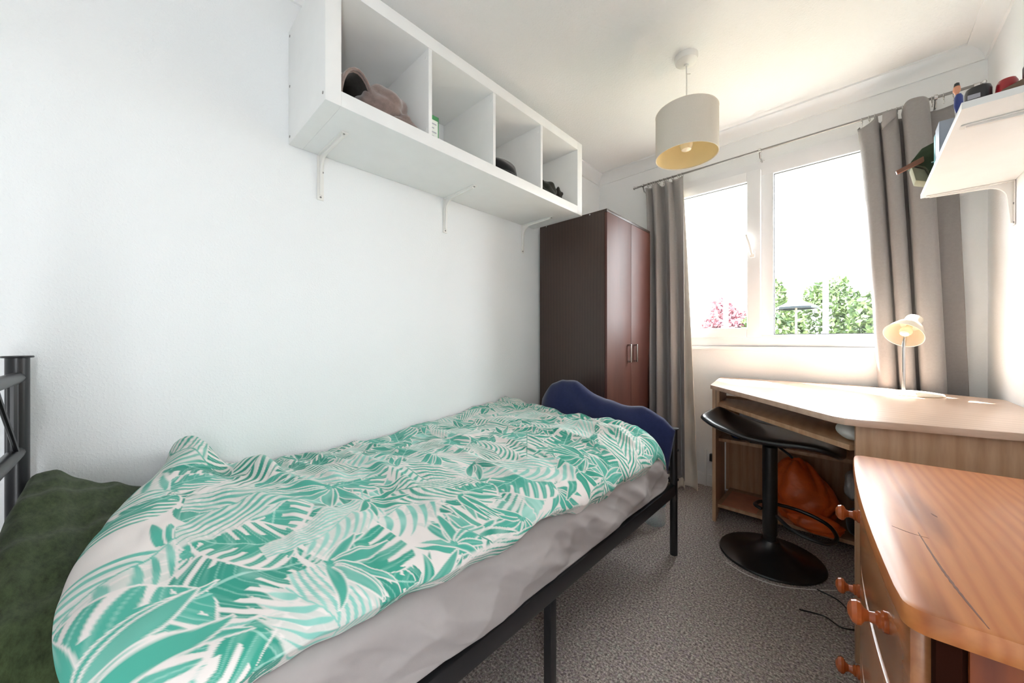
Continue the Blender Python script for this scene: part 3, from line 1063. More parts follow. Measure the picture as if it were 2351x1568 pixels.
topw = np.clip(1 - (r - RA) / (1 - RA) * 0.55, 0, 1)
# folds
f = np.zeros_like(zd)


def ridge(ax, ay, bx, by, h, w, taper=1.0):
    dx, dy = bx - ax, by - ay
    L2 = dx * dx + dy * dy
    t = ((xd - ax) * dx + (yd - ay) * dy) / L2
    dist = np.abs((xd - ax) * dy - (yd - ay) * dx) / math.sqrt(L2) * np.sign((xd - ax) * dy - (yd - ay) * dx)
    wob = 0.012 * (vnoise(t * 4 + ax * 9, t * 0 + ay * 7, 31) - 0.5)
    e = np.clip(np.minimum(t, 1 - t) * 4 + 0.15, 0, 1) * ((t > -0.04) & (t < 1.04))
    e = e * e * (3 - 2 * e)
    return h * e * np.exp(-((dist + wob) / w) ** 2)


f += ridge(-0.04, 0.125, 0.26, 0.135, 0.050, 0.040)
f += ridge(0.0, 0.10, 0.42, 0.30, 0.036, 0.032)
f += ridge(0.05, 0.19, 0.30, 0.20, -0.020, 0.028)
f += ridge(0.20, 0.22, 0.62, 0.36, 0.022, 0.030)
f += ridge(0.05, 0.36, 0.55, 0.42, 0.016, 0.022)
f += ridge(0.0, 0.47, 0.42, 0.50, 0.014, 0.020)
f += ridge(0.25, 0.56, 0.80, 0.54, 0.016, 0.022)
f += ridge(0.05, 0.66, 0.60, 0.72, 0.014, 0.020)
f += ridge(0.35, 0.85, 0.95, 0.80, 0.018, 0.024)
f += ridge(0.05, 0.95, 0.5, 1.00, 0.014, 0.022)
f += ridge(0.4, 1.10, 1.0, 1.02, 0.016, 0.022)
f += ridge(0.1, 1.22, 0.7, 1.30, 0.016, 0.024)
f += ridge(0.55, 1.33, 1.0, 1.26, 0.018, 0.022)
f += ridge(0.3, 1.45, 0.9, 1.48, 0.020, 0.024)
f += ridge(0.1, 1.60, 0.9, 1.62, -0.018, 0.026)
f += ridge(0.6, 1.56, 0.98, 1.45, 0.016, 0.018)
f += ridge(0.45, 0.12, 0.90, 0.40, 0.016, 0.036)
f += ridge(0.62, 0.02, 0.95, 0.16, 0.012, 0.030)
f += 0.016 * (vnoise(yd * 9, xd * 4 + 3, 41) - 0.5) + 0.009 * (vnoise(yd * 22 + xd * 6, xd * 9, 43) - 0.5) + 0.005 * (vnoise(yd * 48, xd * 22 + yd * 10, 44) - 0.5)
crump = np.clip((yd - 1.15) / 0.5, 0, 1)
f += crump * (0.020 * (vnoise(yd * 16 + xd * 10, xd * 12 - yd * 5, 47) - 0.5) + 0.008 * (vnoise(yd * 38, xd * 34, 49) - 0.5))
zd = zd + f * topw
xd = xd + np.clip((r - RA) / (1 - RA), 0, 1) * (0.022 * (vnoise(yd * 11, r * 4, 51) - 0.5) + 0.010 * (vnoise(yd * 30, r * 6, 53) - 0.5) + crump * 0.018 * (vnoise(yd * 24, r * 9, 57) - 0.5))
zd = zd + np.clip((r - 0.93) / 0.07, 0, 1) * 0.030 * (vnoise(yd * 8 + 2, r * 0 + 1, 59) - 0.5)
# head and foot ends roll over
hp = np.clip(1 - s / 0.035, 0, 1) * R(135)
yd = yd - 0.030 * np.sin(hp)
zd = zd - 0.030 * (1 - np.cos(hp))
fp = np.clip((s - 0.955) / 0.045, 0, 1) * R(125)
yd = yd + 0.030 * np.sin(np.minimum(fp, R(90)))
zd = zd - 0.050 * (1 - np.cos(fp)) * (0.6 + 0.4 * vnoise(xd * 9, s * 0, 61))
xd = np.maximum(xd, 0.006 + 0.010 * (vnoise(yd * 9, s * 0 + 2, 63)))
PRINT = leaf_print(s * 1.93, r * 1.16)
dv = thing('duvet', 'rumpled duvet with teal tropical leaf print spread over the bed', 'duvet', (0.5, 0.8, 0.55))
grid_mesh('duvet_cover', xd, yd, zd, duvet_mat(), dv, PRINT)

# pillows
gp = thing('green_pillow', 'dark moss green pillow at the head of the bed beside the headboard', 'pillow', (0.42, -0.03, 0.525))


def gpf(u, v, side):
    x = 0.44 + 0.405 * u
    kv = max(0.0, 1 - abs(v) ** (12.0 if v < 0 else 2.2)) ** (0.5 if v < 0 else 0.75)
    k = max(0.0, 1 - abs(u) ** 5) ** 0.5 * kv
    y = -0.058 + 0.124 * v
    Hh = (0.146 - 0.040 * v) * (1 - 0.50 * (u + 1) / 2)
    wr = 0.004 * math.sin(u * 11 + v * 4) + 0.003 * math.sin(v * 15 - u * 5) + 0.003 * math.sin(u * 23 + v * 9)
    Hh *= 1 - 0.22 * min(1.0, max(0.0, (v + 0.55) / 0.5))
    z = 0.545 + (Hh + wr) * k if side > 0 else 0.545 - 0.02 * k
    return (x, y, z)


pillow_mesh('pillow_cover', M['green'], gp, gpf, 60, 44)
npw = thing('navy_pillow', 'navy blue velour pillow pushed upright against the bed foot rail', 'pillow', (0.6, 1.72, 0.5))
nx = np.array([0.20, 0.27, 0.35, 0.45, 0.64, 0.72, 0.84, 0.95, 1.00])
nz = np.array([0.66, 0.75, 0.795, 0.785, 0.70, 0.692, 0.688, 0.65, 0.60])


def npf(u, v, side):
    x = 0.60 + 0.40 * u
    top = float(np.interp(x, nx, nz))
    bot = 0.41
    zz = bot + (top - bot) * (v + 1) / 2
    k = max(0.0, 1 - abs(u) ** 5) ** 0.5 * max(0.0, 1 - abs(v) ** 3.5) ** 0.55
    lean = 0.03 * (v + 1) / 2
    y = 1.735 + lean + side * 0.052 * k * (1 + 0.06 * math.sin(x * 23 + v * 4)) + 0.010 * math.sin(x * 14 + v * 3) * k
    return (x - 0.012 * (1 - v) * u, y, zz + 0.006 * math.sin(x * 31))


pillow_mesh('pillow_cover', M['navy'], npw, npf, 56, 36)

# ------------------------------------------------------------------ things under the bed
btl = thing('water_bottle', 'large clear plastic water bottle standing on the carpet behind the bed foot', 'bottle', (0.80, 2.02, 0))
MB().lathe([(0, 0.001), (0.050, 0.001), (0.056, 0.010), (0.056, 0.085), (0.052, 0.095), (0.056, 0.105), (0.056, 0.20), (0.050, 0.235), (0.020, 0.285), (0.017, 0.305), (0, 0.305)], (0.80, 2.02, 0), n=28).build('bottle_body', M['clear'], btl)
MB().lathe([(0.0568, 0.11), (0.0568, 0.175), (0.0573, 0.175), (0.0573, 0.11)], (0.80, 2.02, 0), n=28, closed=True).build('label_sleeve', M['cap'], btl)
MB().lathe([(0, 0.306), (0.019, 0.306), (0.019, 0.326), (0, 0.327)], (0.80, 2.02, 0), n=16).build('bottle_cap', M['cap'], btl)
bb = blob('dark_bag', M['blackcloth'], None, (0.70, 1.80, 0.095), (0.10, 0.11, 0.105), 71, 0.10, 2.0, 4, 0.003, 0.05)
tag(bb, 'black cloth bag slumped on the carpet beneath the bed foot', 'bag')
cb = MB().box(0.86, 0.955, 1.695, 1.745, 0.3025, 0.335, 0.003).build('cream_book', M['cream'])
tag(cb, 'small cream book wedged on the slats at the bed foot', 'book')

# ------------------------------------------------------------------ curtains
RODY, RODZ = 2.715, 2.212
rod = thing('curtain_rod', 'thin brushed steel curtain rod above the window', 'curtain rod', (1.2, RODY, RODZ))
MB().tube([(0.385, RODY, RODZ), (2.02, RODY, RODZ)], 0.0065, 12).build('pole', M['rodsteel'], rod)
for xx, sgn in ((0.385, -1), (2.02, 1)):
    MB().lathe([(0, 0), (0.009, 0), (0.009, 0.018), (0.006, 0.020), (0.012, 0.026), (0.013, 0.033), (0.007, 0.038), (0, 0.039)], (xx - sgn * 0.004, RODY, RODZ), (sgn, 0, 0), 14).build('finial', M['chrome'], rod)
for xx in (0.43, 1.18, 1.90):
    b = MB()
    b.tube([(xx, YW - 0.004, RODZ - 0.045), (xx, RODY + 0.02, RODZ - 0.040), (xx, RODY, RODZ - 0.012)], 0.005, 8)
    b.lathe([(0, 0), (0.014, 0), (0.014, 0.006), (0, 0.007)], (xx, YW - 0.007, RODZ - 0.045), (0, 1, 0), 14)
    b.lathe([(0.009, -0.006), (0.012, -0.006), (0.012, 0.006), (0.009, 0.006)], (xx, RODY, RODZ), (1, 0, 0), 14, True)
    b.build('rod_bracket', M['chrome'], rod)


def curtain_grid(top, bot, z1, z0, nr, nc, power=1.0, sagf=None, flare=None):
    T_ = catmull(top, nc)
    B_ = catmull(bot, nc)
    k = np.linspace(0, 1, nr)[:, None]
    kk = smooth(0, 1, k) if power is None else k ** power
    X = T_[None, :, 0] * (1 - kk) + B_[None, :, 0] * kk
    Y = T_[None, :, 1] * (1 - kk) + B_[None, :, 1] * kk
    Z = (z1 + (z0 - z1) * k) * np.ones((1, nc))
    if sagf is not None:
        Z = Z - sagf[None, :] * np.exp(-k * 22)
    return X, Y, Z


def curtain_ring(x, lab, grp, dz=0.0):
    t = thing('curtain_ring', lab, 'curtain ring', (x, RODY, RODZ), grp)
    MB().tube([(x + 0.003 * math.sin(a), RODY + 0.0135 * math.sin(a), RODZ - 0.0065 + 0.0145 * math.cos(a)) for a in np.linspace(0, 2 * math.pi, 17)], 0.0016, 6, False).build('hoop', M['chrome'], t)
    MB().tube([(x, RODY, RODZ - 0.021), (x + 0.002, RODY - 0.004, RODZ - 0.034 - dz), (x, RODY - 0.006, RODZ - 0.045 - dz)], 0.0016, 6).build('hook', M['chrome'], t)


def add_solid(o, th):
    md = o.modifiers.new('thickness', 'SOLIDIFY')
    md.thickness = th
    md.offset = 0


# left curtain: hangs from the rod, lower part pushed in front of the wardrobe corner
lc = thing('curtain', 'grey curtain with cream lining hanging between wardrobe and window', 'curtain', (0.62, 2.7, 0.01), 'window curtains')
topL = [(.452, 2.745), (.458, 2.690), (.486, 2.735), (.500, 2.735), (.512, 2.680), (.540, 2.690), (.552, 2.745), (.582, 2.745), (.600, 2.685), (.628, 2.690), (.642, 2.740), (.662, 2.700), (.700, 2.690), (.722, 2.715)]
botL = [(.560, 2.640), (.553, 2.560), (.566, 2.515), (.590, 2.585), (.602, 2.575), (.612, 2.520), (.640, 2.540), (.650, 2.625), (.690, 2.625), (.700, 2.545), (.728, 2.550), (.742, 2.625), (.766, 2.600), (.782, 2.560)]
nc = 150
pr = np.linspace(0, 1, nc)
sagL = 0.004 + 0.020 * np.abs(np.sin(pr * math.pi * 5.0)) ** 1.5
X, Y, Z = curtain_grid(topL, botL, RODZ - 0.012, 0.075, 90, nc, 0.55, sagL)
Y = np.where(Z > 1.85, Y, Y)
o = grid_mesh('grey_cloth', X, Y, Z, M['grey'], lc)
add_solid(o, 0.003)
topN = [(.50, 2.752), (.56, 2.758), (.62, 2.755), (.67, 2.756), (.712, 2.735)]
botN = [(.62, 2.650), (.68, 2.660), (.73, 2.665), (.80, 2.665), (.850, 2.610)]
X, Y, Z = curtain_grid(topN, botN, RODZ - 0.045, 0.012, 80, 60, 0.8)
Y = Y + 0.006 * np.sin(Z * 18 + X * 30) * np.clip((1.1 - Z), 0, 1)
o = grid_mesh('cream_lining', X, Y, Z, M['lining'], lc)
add_solid(o, 0.002)
hemz = MB()
X, Y, Z = curtain_grid([(p[0], p[1]) for p in botL], botL, 0.080, 0.012, 6, nc)
o = grid_mesh('hem', X, Y + 0.004, Z, M['lining'], lc)
add_solid(o, 0.003)
ORD = ('first', 'second', 'third', 'fourth', 'fifth', 'sixth', 'seventh', 'eighth', 'ninth', 'tenth', 'eleventh')
for i, x in enumerate((.470, .492, .508, .524, .556, .586, .612, .648, .690, .716)):
    curtain_ring(x, ORD[i] + ' small steel ring from the left holding the curtain by the wardrobe', 'rings of the left curtain')

rc = thing('curtain', 'grey curtain bunched at the right of the window behind the desk', 'curtain', (1.85, 2.7, 0.01), 'window curtains')
botR = [(1.742, 2.768), (1.735, 2.735), (1.750, 2.698), (1.785, 2.692), (1.800, 2.725), (1.796, 2.768), (1.812, 2.770), (1.811, 2.715), (1.822, 2.668), (1.850, 2.662), (1.862, 2.700), (1.852, 2.766), (1.884, 2.772), (1.877, 2.705), (1.890, 2.640), (1.938, 2.636), (1.956, 2.690), (1.946, 2.766), (1.985, 2.774), (2.030, 2.772)]
topR = [(1.632 + (x - 1.742) * 1.14, 2.715 + (y - 2.715) * 0.65) for x, y in botR]
sagR = 0.004 + 0.036 * np.abs(np.sin(pr * math.pi * 3.5 + 0.5)) ** 2 - 0.034 * np.exp(-((pr - 0.74) / 0.06) ** 2) - 0.018 * np.exp(-((pr - 0.2) / 0.05) ** 2)
nc = 220
pr = np.linspace(0, 1, nc)
sagR = np.interp(pr, np.linspace(0, 1, 150), sagR)
X, Y, Z = curtain_grid(topR, botR, RODZ - 0.010, 0.06, 100, nc, 0.85, sagR)
k = (RODZ - Z) / 2.15
Y = Y + 0.004 * (vnoise(Z * 5, X * 30, 77) - 0.5) * 2
o = grid_mesh('grey_cloth', X, Y, Z, M['grey'], rc)
add_solid(o, 0.003)
fl = MB()
fl.grid([[(1.715 + 0.05 * a, 2.652 - 0.012 * math.sin(a * 3.1) + 0.02 * b, RODZ - 0.028 - (0.075 - 0.045 * a) * b) for b in np.linspace(0, 1, 8)] for a in np.linspace(0, 1, 10)])
o = fl.build('heading_flap', M['grey'], rc, True, None)
add_solid(o, 0.003)
for i, x in enumerate((1.640, 1.668, 1.690, 1.735, 1.752, 1.770, 1.790, 1.850, 1.888, 1.925, 1.955)):
    curtain_ring(x, ORD[i] + ' small steel ring from the left holding the curtain behind the desk', 'rings of the right curtain')

# ------------------------------------------------------------------ pendant light
PX, PY = 1.005, 1.90
pl = thing('pendant_light', 'ceiling pendant light with a cream drum shade', 'pendant light', (PX, PY, H))
MB().lathe([(0, 0), (0.054, 0), (0.054, -0.010), (0.050, -0.026), (0.036, -0.036), (0.012, -0.040), (0.009, -0.046), (0, -0.046)], (PX, PY, H), n=36).build('ceiling_rose', M['whitemetal'], pl)
cd = MB()
cd.tube([(PX, PY, H - 0.04), (PX + 0.002, PY, H - 0.12), (PX, PY, 2.10)], 0.003, 8)
cd.tube([(PX, PY, H - 0.086), (PX + 0.016, PY + 0.010, H - 0.088)], 0.0026, 8)
cd.build('cord', M['whitemetal'], pl)
SR, SZ0, SZ1 = 0.142, 1.935, 2.150
sd = MB().lathe([(SR, SZ0), (SR, SZ1), (SR - 0.0015, SZ1), (SR - 0.0015, SZ0)], (PX, PY, 0), n=72, closed=True).build('drum_shade', M['shade'], pl)
MB().lathe([(SR - 0.0018, SZ0 + 0.003), (SR - 0.0018, SZ1 - 0.003), (SR - 0.0028, SZ1 - 0.003), (SR - 0.0028, SZ0 + 0.003)], (PX, PY, 0), n=72, closed=True).build('shade_lining', M['shadein'], sd)
for z in (SZ0, SZ1):
    MB().tube([(PX + (SR - 0.001) * math.cos(a), PY + (SR - 0.001) * math.sin(a), z) for a in np.linspace(0, 2 * math.pi, 49)], 0.0022, 6, False).build('shade_rim', M['shade'], sd)
sp = MB()
for k in range(3):
    a = 2 * math.pi * k / 3 + 0.4
    sp.tube([(PX + 0.02 * math.cos(a), PY + 0.02 * math.sin(a), 2.08), (PX + SR * math.cos(a), PY + SR * math.sin(a), SZ1 - 0.002)], 0.0018, 6)
sp.lathe([(0.018, 0), (0.022, 0), (0.022, 0.003), (0.018, 0.003)], (PX, PY, 2.08), n=20, closed=True)
sp.build('spider', M['whitemetal'], pl)
MB().lathe([(0, 0.07), (0.014, 0.07), (0.017, 0.05), (0.017, 0.0), (0, 0)], (PX, PY, 2.055), n=20).build('lampholder', M['whitemetal'], pl)
MB().lathe([(0.013, 0.0), (0.014, -0.02), (0.028, -0.05), (0.030, -0.068), (0.022, -0.088), (0, -0.096)], (PX, PY, 2.056), n=24).build('bulb', M['bulb'], pl)

# ------------------------------------------------------------------ desk
DZ = 0.775
dk = thing('corner_desk', 'beech laminate corner desk under the window', 'desk', (1.5, 2.2, 0))
A_, B_, C_, F_, E_, D_ = (0.955, 2.735), (1.63, 2.735), (2.064, 2.485), (2.064, 1.650), (1.590, 1.545), (1.030, 2.215)
MB().prism([A_, D_, (1.045, 2.195), (1.560, 1.572), (1.590, 1.552), (1.625, 1.552), F_, C_, B_], DZ - 0.022, DZ, 0.003).build('desk_top', M['desk'], dk)
MB().prism([(1.026, 2.268), (1.044, 2.268), (0.988, 2.70), (0.970, 2.70)], 0.0, DZ - 0.0225, 0.001).build('leg_panel', M['deskv'], dk)
MB().prism([(1.615, 1.578), (2.060, 1.676), (2.056, 1.694), (1.612, 1.598)], 0.0, DZ - 0.0225, 0.001).build('end_panel', M['deskv'], dk)
MB().prism([(1.070, 2.215), (1.600, 1.612), (1.640, 1.640), (1.640, 2.0), (1.25, 2.42), (1.052, 2.42)], 0.662, 0.680, 0.001).build('keyboard_shelf', M['deskv'], dk)
MB().box(1.045, 1.062, 2.27, 2.42, 0.59, DZ - 0.023, 0.001).build('runner_block', M['deskv'], dk)
MB().box(1.022, 1.660, 2.40, 2.68, 0.425, 0.443, 0.001).build('middle_shelf', M['deskv'], dk)
MB().box(1.024, 1.660, 2.36, 2.68, 0.048, 0.066, 0.001).build('bottom_shelf', M['deskv'], dk)
MB().box(1.000, 1.720, 2.682, 2.696, 0.05, 0.66, 0.001).build('back_panel', M['deskv'], dk)
MB().box(1.661, 1.677, 1.66, 2.68, 0.0, DZ - 0.0225, 0.001).build('inner_panel', M['deskv'], dk)

# bags and papers in the desk
ob = thing('orange_bag', 'full orange plastic bag on the bottom shelf of the desk', 'bag', (1.45, 2.42, 0.068))


def bagshape(p):
    k = max(0.0, p.z) / 0.2
    return Vector((p.x * (1 - 0.45 * k) - 0.05 * k, p.y * (1 - 0.25 * k), p.z))


blob('bag_body', M['orange'], ob, (1.42, 2.49, 0.185), (0.145, 0.115, 0.205), 81, 0.07, 2.4, 5, 0.069, 0.06, bagshape)
blob('bag_tail', M['orange'], ob, (1.47, 2.36, 0.10), (0.10, 0.06, 0.05), 83, 0.14, 2.8, 4, 0.070, 0.08)
tag(blob('white_bag', M['whitebag'], None, (1.612, 2.58, 0.27), (0.042, 0.08, 0.080), 85, 0.12, 2.4, 4, None, 0.06), 'white plastic bag behind the orange bag under the desk', 'bag')
tag(blob('black_bag', M['blackcloth'], None, (1.615, 2.46, 0.125), (0.040, 0.12, 0.055), 86, 0.06, 2.0, 4, 0.068), 'black bag squeezed beneath the white bag under the desk', 'bag')
bl = thing('blue_bag', 'shiny blue plastic bag on the middle shelf of the desk', 'bag', (1.14, 2.5, 0.445))
blob('bag_body', M['bluebag'], bl, (1.150, 2.475, 0.492), (0.100, 0.072, 0.052), 87, 0.10, 2.6, 5, 0.445, 0.07)
blob('wrapper', M['redbag'], bl, (1.235, 2.425, 0.460), (0.022, 0.03, 0.020), 88, 0.16, 2.6, 3, 0.444)
tag(MB().box(1.10, 1.30, 2.56, 2.67, 0.4445, 0.60, 0.004).build('paper_stack', M['paper']), 'pale papers standing behind the blue bag on the desk shelf', 'paper')
tag(blob('white_pouch', M['whitebag'], None, (1.612, 1.70, 0.712), (0.045, 0.075, 0.031), 89, 0.05, 1.6, 4, 0.6815), 'white rounded pouch on the keyboard shelf beside the desk end panel', 'pouch')
pm = MB().box(1.05, 1.22, 2.365, 2.62, 0.0668, 0.0690, 0.0005).build('salmon_folder', M['orangepale'])
tag(pm, 'flat salmon plastic folder lying on the bottom desk shelf', 'folder')

# desk lamp
LX, LY = 1.806, 2.440
dl = thing('desk_lamp', 'cream desk lamp with chrome stem standing on the desk', 'lamp', (LX, LY, DZ))
MB().lathe([(0, 0.0005), (0.092, 0.0005), (0.094, 0.004), (0.090, 0.009), (0.060, 0.014), (0.02, 0.018), (0, 0.018)], (LX, LY, DZ), n=48).build('lamp_base', M['lampcream'], dl)
SX, SY = 1.776, 2.455
stem = [(SX, SY, DZ + 0.014), (SX, SY, 0.90), (SX, SY + 0.002, 0.985), (SX + 0.004, SY + 0.012, 1.03), (SX + 0.012, SY + 0.026, 1.065)]
MB().tube(catmull(stem, 24), 0.0062, 14).build('stem', M['chrome'], dl)
axd = Vector((-0.34, -0.66, -0.62)).normalized()
hc = Vector((SX - 0.002, SY - 0.012, 1.045))   # rim centre
sh_ = MB()
outer = [(0.024, -0.118), (0.030, -0.116), (0.031, -0.085), (0.034, -0.074), (0.048, -0.058), (0.060, -0.030), (0.066, -0.008), (0.070, 0.0)]
inner = [(0.0685, 0.0), (0.064, -0.008), (0.058, -0.029), (0.046, -0.055), (0.033, -0.070), (0.0, -0.072)]
sh_.lathe([(0, -0.118)] + outer + inner, hc, axd, 40)
hs = sh_.build('lamp_shade', M['lampcream'], dl)
MB().lathe([(0.011, -0.072), (0.012, -0.055), (0.022, -0.036), (0.023, -0.024), (0.016, -0.010), (0, -0.005)], hc, axd, 24).build('bulb', M['bulb'], hs)
MB().lathe([(0, -0.004), (0.006, -0.004), (0.006, 0.003), (0, 0.003)], hc - axd * 0.10 + Vector((-0.012, -0.022, 0.018)), Vector((-0.3, -0.6, 0.6)), 12).build('switch', M['screw'], hs)

# ------------------------------------------------------------------ bar stool
STX, STY = 1.322, 2.075
st = thing('bar_stool', 'black swivel bar stool with round base tucked at the desk', 'stool', (STX, STY, 0))
prof = [(0, 0.002), (0.205, 0.002), (0.208, 0.006), (0.204, 0.011), (0.16, 0.022), (0.10, 0.038), (0.06, 0.054), (0.042, 0.072), (0.036, 0.085), (0, 0.085)]
MB().lathe(prof, (STX, STY, 0), n=64).build('round_base', M['blackpl'], st)
MB().lathe([(0, 0.08), (0.026, 0.08), (0.026, 0.11), (0.030, 0.112), (0.030, 0.52), (0.02, 0.53), (0.02, 0.56), (0, 0.56)], (STX, STY, 0), n=28).build('column', M['blackpl'], st)
fz = 0.225
loop = [(STX - 0.03, STY - 0.02, fz), (STX - 0.055, STY - 0.01, fz + 0.005), (STX - 0.06, STY + 0.03, fz), (STX - 0.03, STY + 0.08, fz), (STX + 0.10, STY + 0.13, fz - 0.02), (STX + 0.20, STY + 0.10, fz - 0.04), (STX + 0.235, STY + 0.0, fz - 0.05), (STX + 0.20, STY - 0.10, fz - 0.045), (STX + 0.10, STY - 0.10, fz - 0.03), (STX + 0.03, STY - 0.035, fz - 0.01)]
fr_ = MB()
fr_.tube(catmull(loop, 60), 0.008, 10)
fr_.build('foot_rest', M['black'], st)
seatp = [(-0.268, 0.648), (-0.252, 0.640), (-0.20, 0.612), (-0.13, 0.590), (-0.05, 0.572), (0.04, 0.568), (0.12, 0.572), (0.19, 0.570), (0.235, 0.556), (0.262, 0.536)]
sp_ = catmull(seatp, 40)
rows = []
for i in range(40):
    c = sp_[i]
    d = sp_[min(i + 1, 39)] - sp_[max(i - 1, 0)]
    d = d / np.linalg.norm(d)
    nrm = np.array([-d[1], d[0]])
    t = i / 39
    hw = 0.185 * (1 - 0.9 * abs(2 * t - 1) ** 6) ** 0.5
    th = 0.017 * (1 - 0.8 * abs(2 * t - 1) ** 8) + 0.002
    ring = []
    for k in range(28):
        a = 2 * math.pi * k / 28
        ca, sa = math.cos(a), math.sin(a)
        w_ = hw * (abs(ca) ** 0.5) * (1 if ca > 0 else -1)
        h_ = th * (abs(sa) ** 0.7) * (1 if sa > 0 else -1) + 0.010 * (w_ / 0.185) ** 2
        p = c + nrm * h_
        ring.append((STX + p[0], STY + w_, p[1]))
    rows.append(ring)
seat = MB().grid(rows, True)
seat.bm.verts.ensure_lookup_table()
seat.bm.edges.ensure_lookup_table()
bmesh.ops.holes_fill(seat.bm, edges=[e for e in seat.bm.edges if e.is_boundary])
seat.build('seat', M['blackpl'], st)
MB().box(STX - 0.07, STX + 0.07, STY - 0.07, STY + 0.07, 0.538, 0.552, 0.004).build('seat_plate', M['black'], st)
MB().tube([(STX + 0.02, STY - 0.03, 0.545), (STX + 0.08, STY - 0.13, 0.535), (STX + 0.10, STY - 0.17, 0.53)], 0.005, 8).build('lift_lever', M['black'], st)

# cables and socket
c_ = MB().tube(catmull([(1.50, 1.93, .004), (1.57, 1.90, .004), (1.62, 1.80, .004), (1.655, 1.74, .004)], 30), 0.0025, 6).build('power_cable', M['blackpl'])
tag(c_, 'thin black cable on the carpet near the stool base and desk panel', 'cable')
c_ = MB().tube(catmull([(1.18, 1.885, .002), (1.27, 1.845, .002), (1.38, 1.85, .002), (1.49, 1.92, .002), (1.56, 1.98, .002)], 40), 0.0016, 6).build('white_cable', M['whitemetal'])
tag(c_, 'thin white cable curving round the stool base on the carpet', 'cable')
c_ = MB().tube(catmull([(1.46, 1.74, .004), (1.53, 1.76, .004), (1.58, 1.73, .006), (1.64, 1.77, .004)], 30), 0.0022, 6).build('data_cable', M['blackpl'])
tag(c_, 'short dark cable end on the carpet nearest the chest of drawers', 'cable')
so = thing('wall_socket', 'white wall socket low beside the desk leg panel', 'socket', (0.895, YW, 0.20))
MB().box(0.868, 0.955, YW - 0.012, YW - 0.0005, 0.17, 0.255, 0.003).build('face_plate', M['trim'], so)
MB().box(0.880, 0.925, YW - 0.042, YW - 0.0125, 0.185, 0.235, 0.005).build('plug', M['dkgrey'], so)
tag(MB().box(0.842, 0.858, YW - 0.024, YW - 0.0145, 0.0, 0.255, 0.002).build('cable_trunking', M['trim']), 'narrow white cable trunking rising from the skirting by the desk', 'trunking')

# ------------------------------------------------------------------ chest of drawers
ch = bpy.data.objects.new('chest_of_drawers', None)
COL.objects.link(ch)
ch.location = (1.655, 0.642, 0)
ch.rotation_euler = (0, 0, R(3.4))
tag(ch, 'honey pine bow-fronted chest of drawers in the right foreground', 'chest of drawers')
LEN, DEP, BOW, TZ = 0.765, 0.395, 0.012, 0.700


def bowx(y, l0=0.0, l1=LEN, b=BOW):
    t = (2 * (y - l0) / (l1 - l0) - 1)
    return -b * (1 - t * t)


def part(mb, name, mat, parent=ch, smooth=True):
    me = bpy.data.meshes.new(name)
    mb.bm.to_mesh(me)
    mb.bm.free()
    me.materials.append(mat)
    return finish(name, me, parent, smooth)


top = []
for k in range(6):
    a = math.pi + math.pi / 2 * k / 5
    top.append((0.026 + 0.026 * math.cos(a), 0.022 + 0.022 * math.sin(a)))
top += [(DEP, 0.0), (DEP, LEN)]
for k in range(4):
    a = math.pi / 2 + math.pi / 2 * k / 3
    top.append((0.02 + 0.02 * math.cos(a), LEN - 0.02 + 0.02 * math.sin(a)))
for y in np.linspace(LEN - 0.05, 0.05, 13):
    top.append((bowx(y), float(y)))
top_board = part(MB().prism(top, TZ - 0.030, TZ, 0.007), 'top_board', M['pine'])
for pts, wid in (([(1.690, 0.905), (1.700, 0.800), (1.706, 0.752), (1.712, 0.712), (1.722, 0.655)], 0.0016), ([(1.660, 0.905), (1.680, 0.893), (1.700, 0.889)], 0.0018), ([(1.716, 1.02), (1.722, 1.005)], 0.0016)):
    c = catmull(pts, 24)
    cr = MB()
    th = R(3.4)
    rows = []
    for i, q_ in enumerate(c):
        dx, dy = q_[0] - 1.655, q_[1] - 0.642
        lx, ly = dx * math.cos(th) + dy * math.sin(th), -dx * math.sin(th) + dy * math.cos(th)
        w_ = wid * math.sin(math.pi * (i + 0.5) / 24) ** 0.5 * (0.7 + 0.5 * math.sin(i * 1.7) ** 2)
        rows.append([(lx - w_, ly, TZ - 0.001), (lx - w_, ly, TZ + 0.0003), (lx + w_, ly, TZ + 0.0003), (lx + w_, ly, TZ - 0.001)])
    cr.grid(rows, True)
    part(cr, 'grain_crack', M['crack'], top_board)
part(MB().box(0.035, DEP - 0.01, 0.030, 0.045, 0.0, TZ - 0.031, 0.0), 'side_backing', M['gapshade'])
part(MB().box(0.035, DEP - 0.01, LEN - 0.045, LEN - 0.030, 0.0, TZ - 0.031, 0.002), 'side_panel', M['pineshade'])
part(MB().box(DEP - 0.02, DEP - 0.01, 0.046, LEN - 0.046, 0.02, TZ - 0.031, 0.0), 'back_panel', M['gapshade'])
part(MB().box(0.030, 0.052, 0.022, 0.046, 0.0, TZ - 0.031, 0.004), 'corner_post', M['gapshade'])  # near post coloured as the shadow strip beside the boards
part(MB().box(0.030, 0.052, LEN - 0.046, LEN - 0.022, 0.0, TZ - 0.031, 0.004), 'corner_post', M['pineshade'])
npk = 5
for k in range(npk):
    a = 0.056 + (DEP - 0.012 - 0.056) * k / npk
    b = 0.056 + (DEP - 0.012 - 0.056) * (k + 1) / npk - 0.004
    part(MB().box(a, b, 0.022, 0.0298, 0.0, TZ - 0.034, 0.003), 'plank', M['pineshade'])
rowz = ((0.505, 0.662), (0.310, 0.490), (0.105, 0.295))
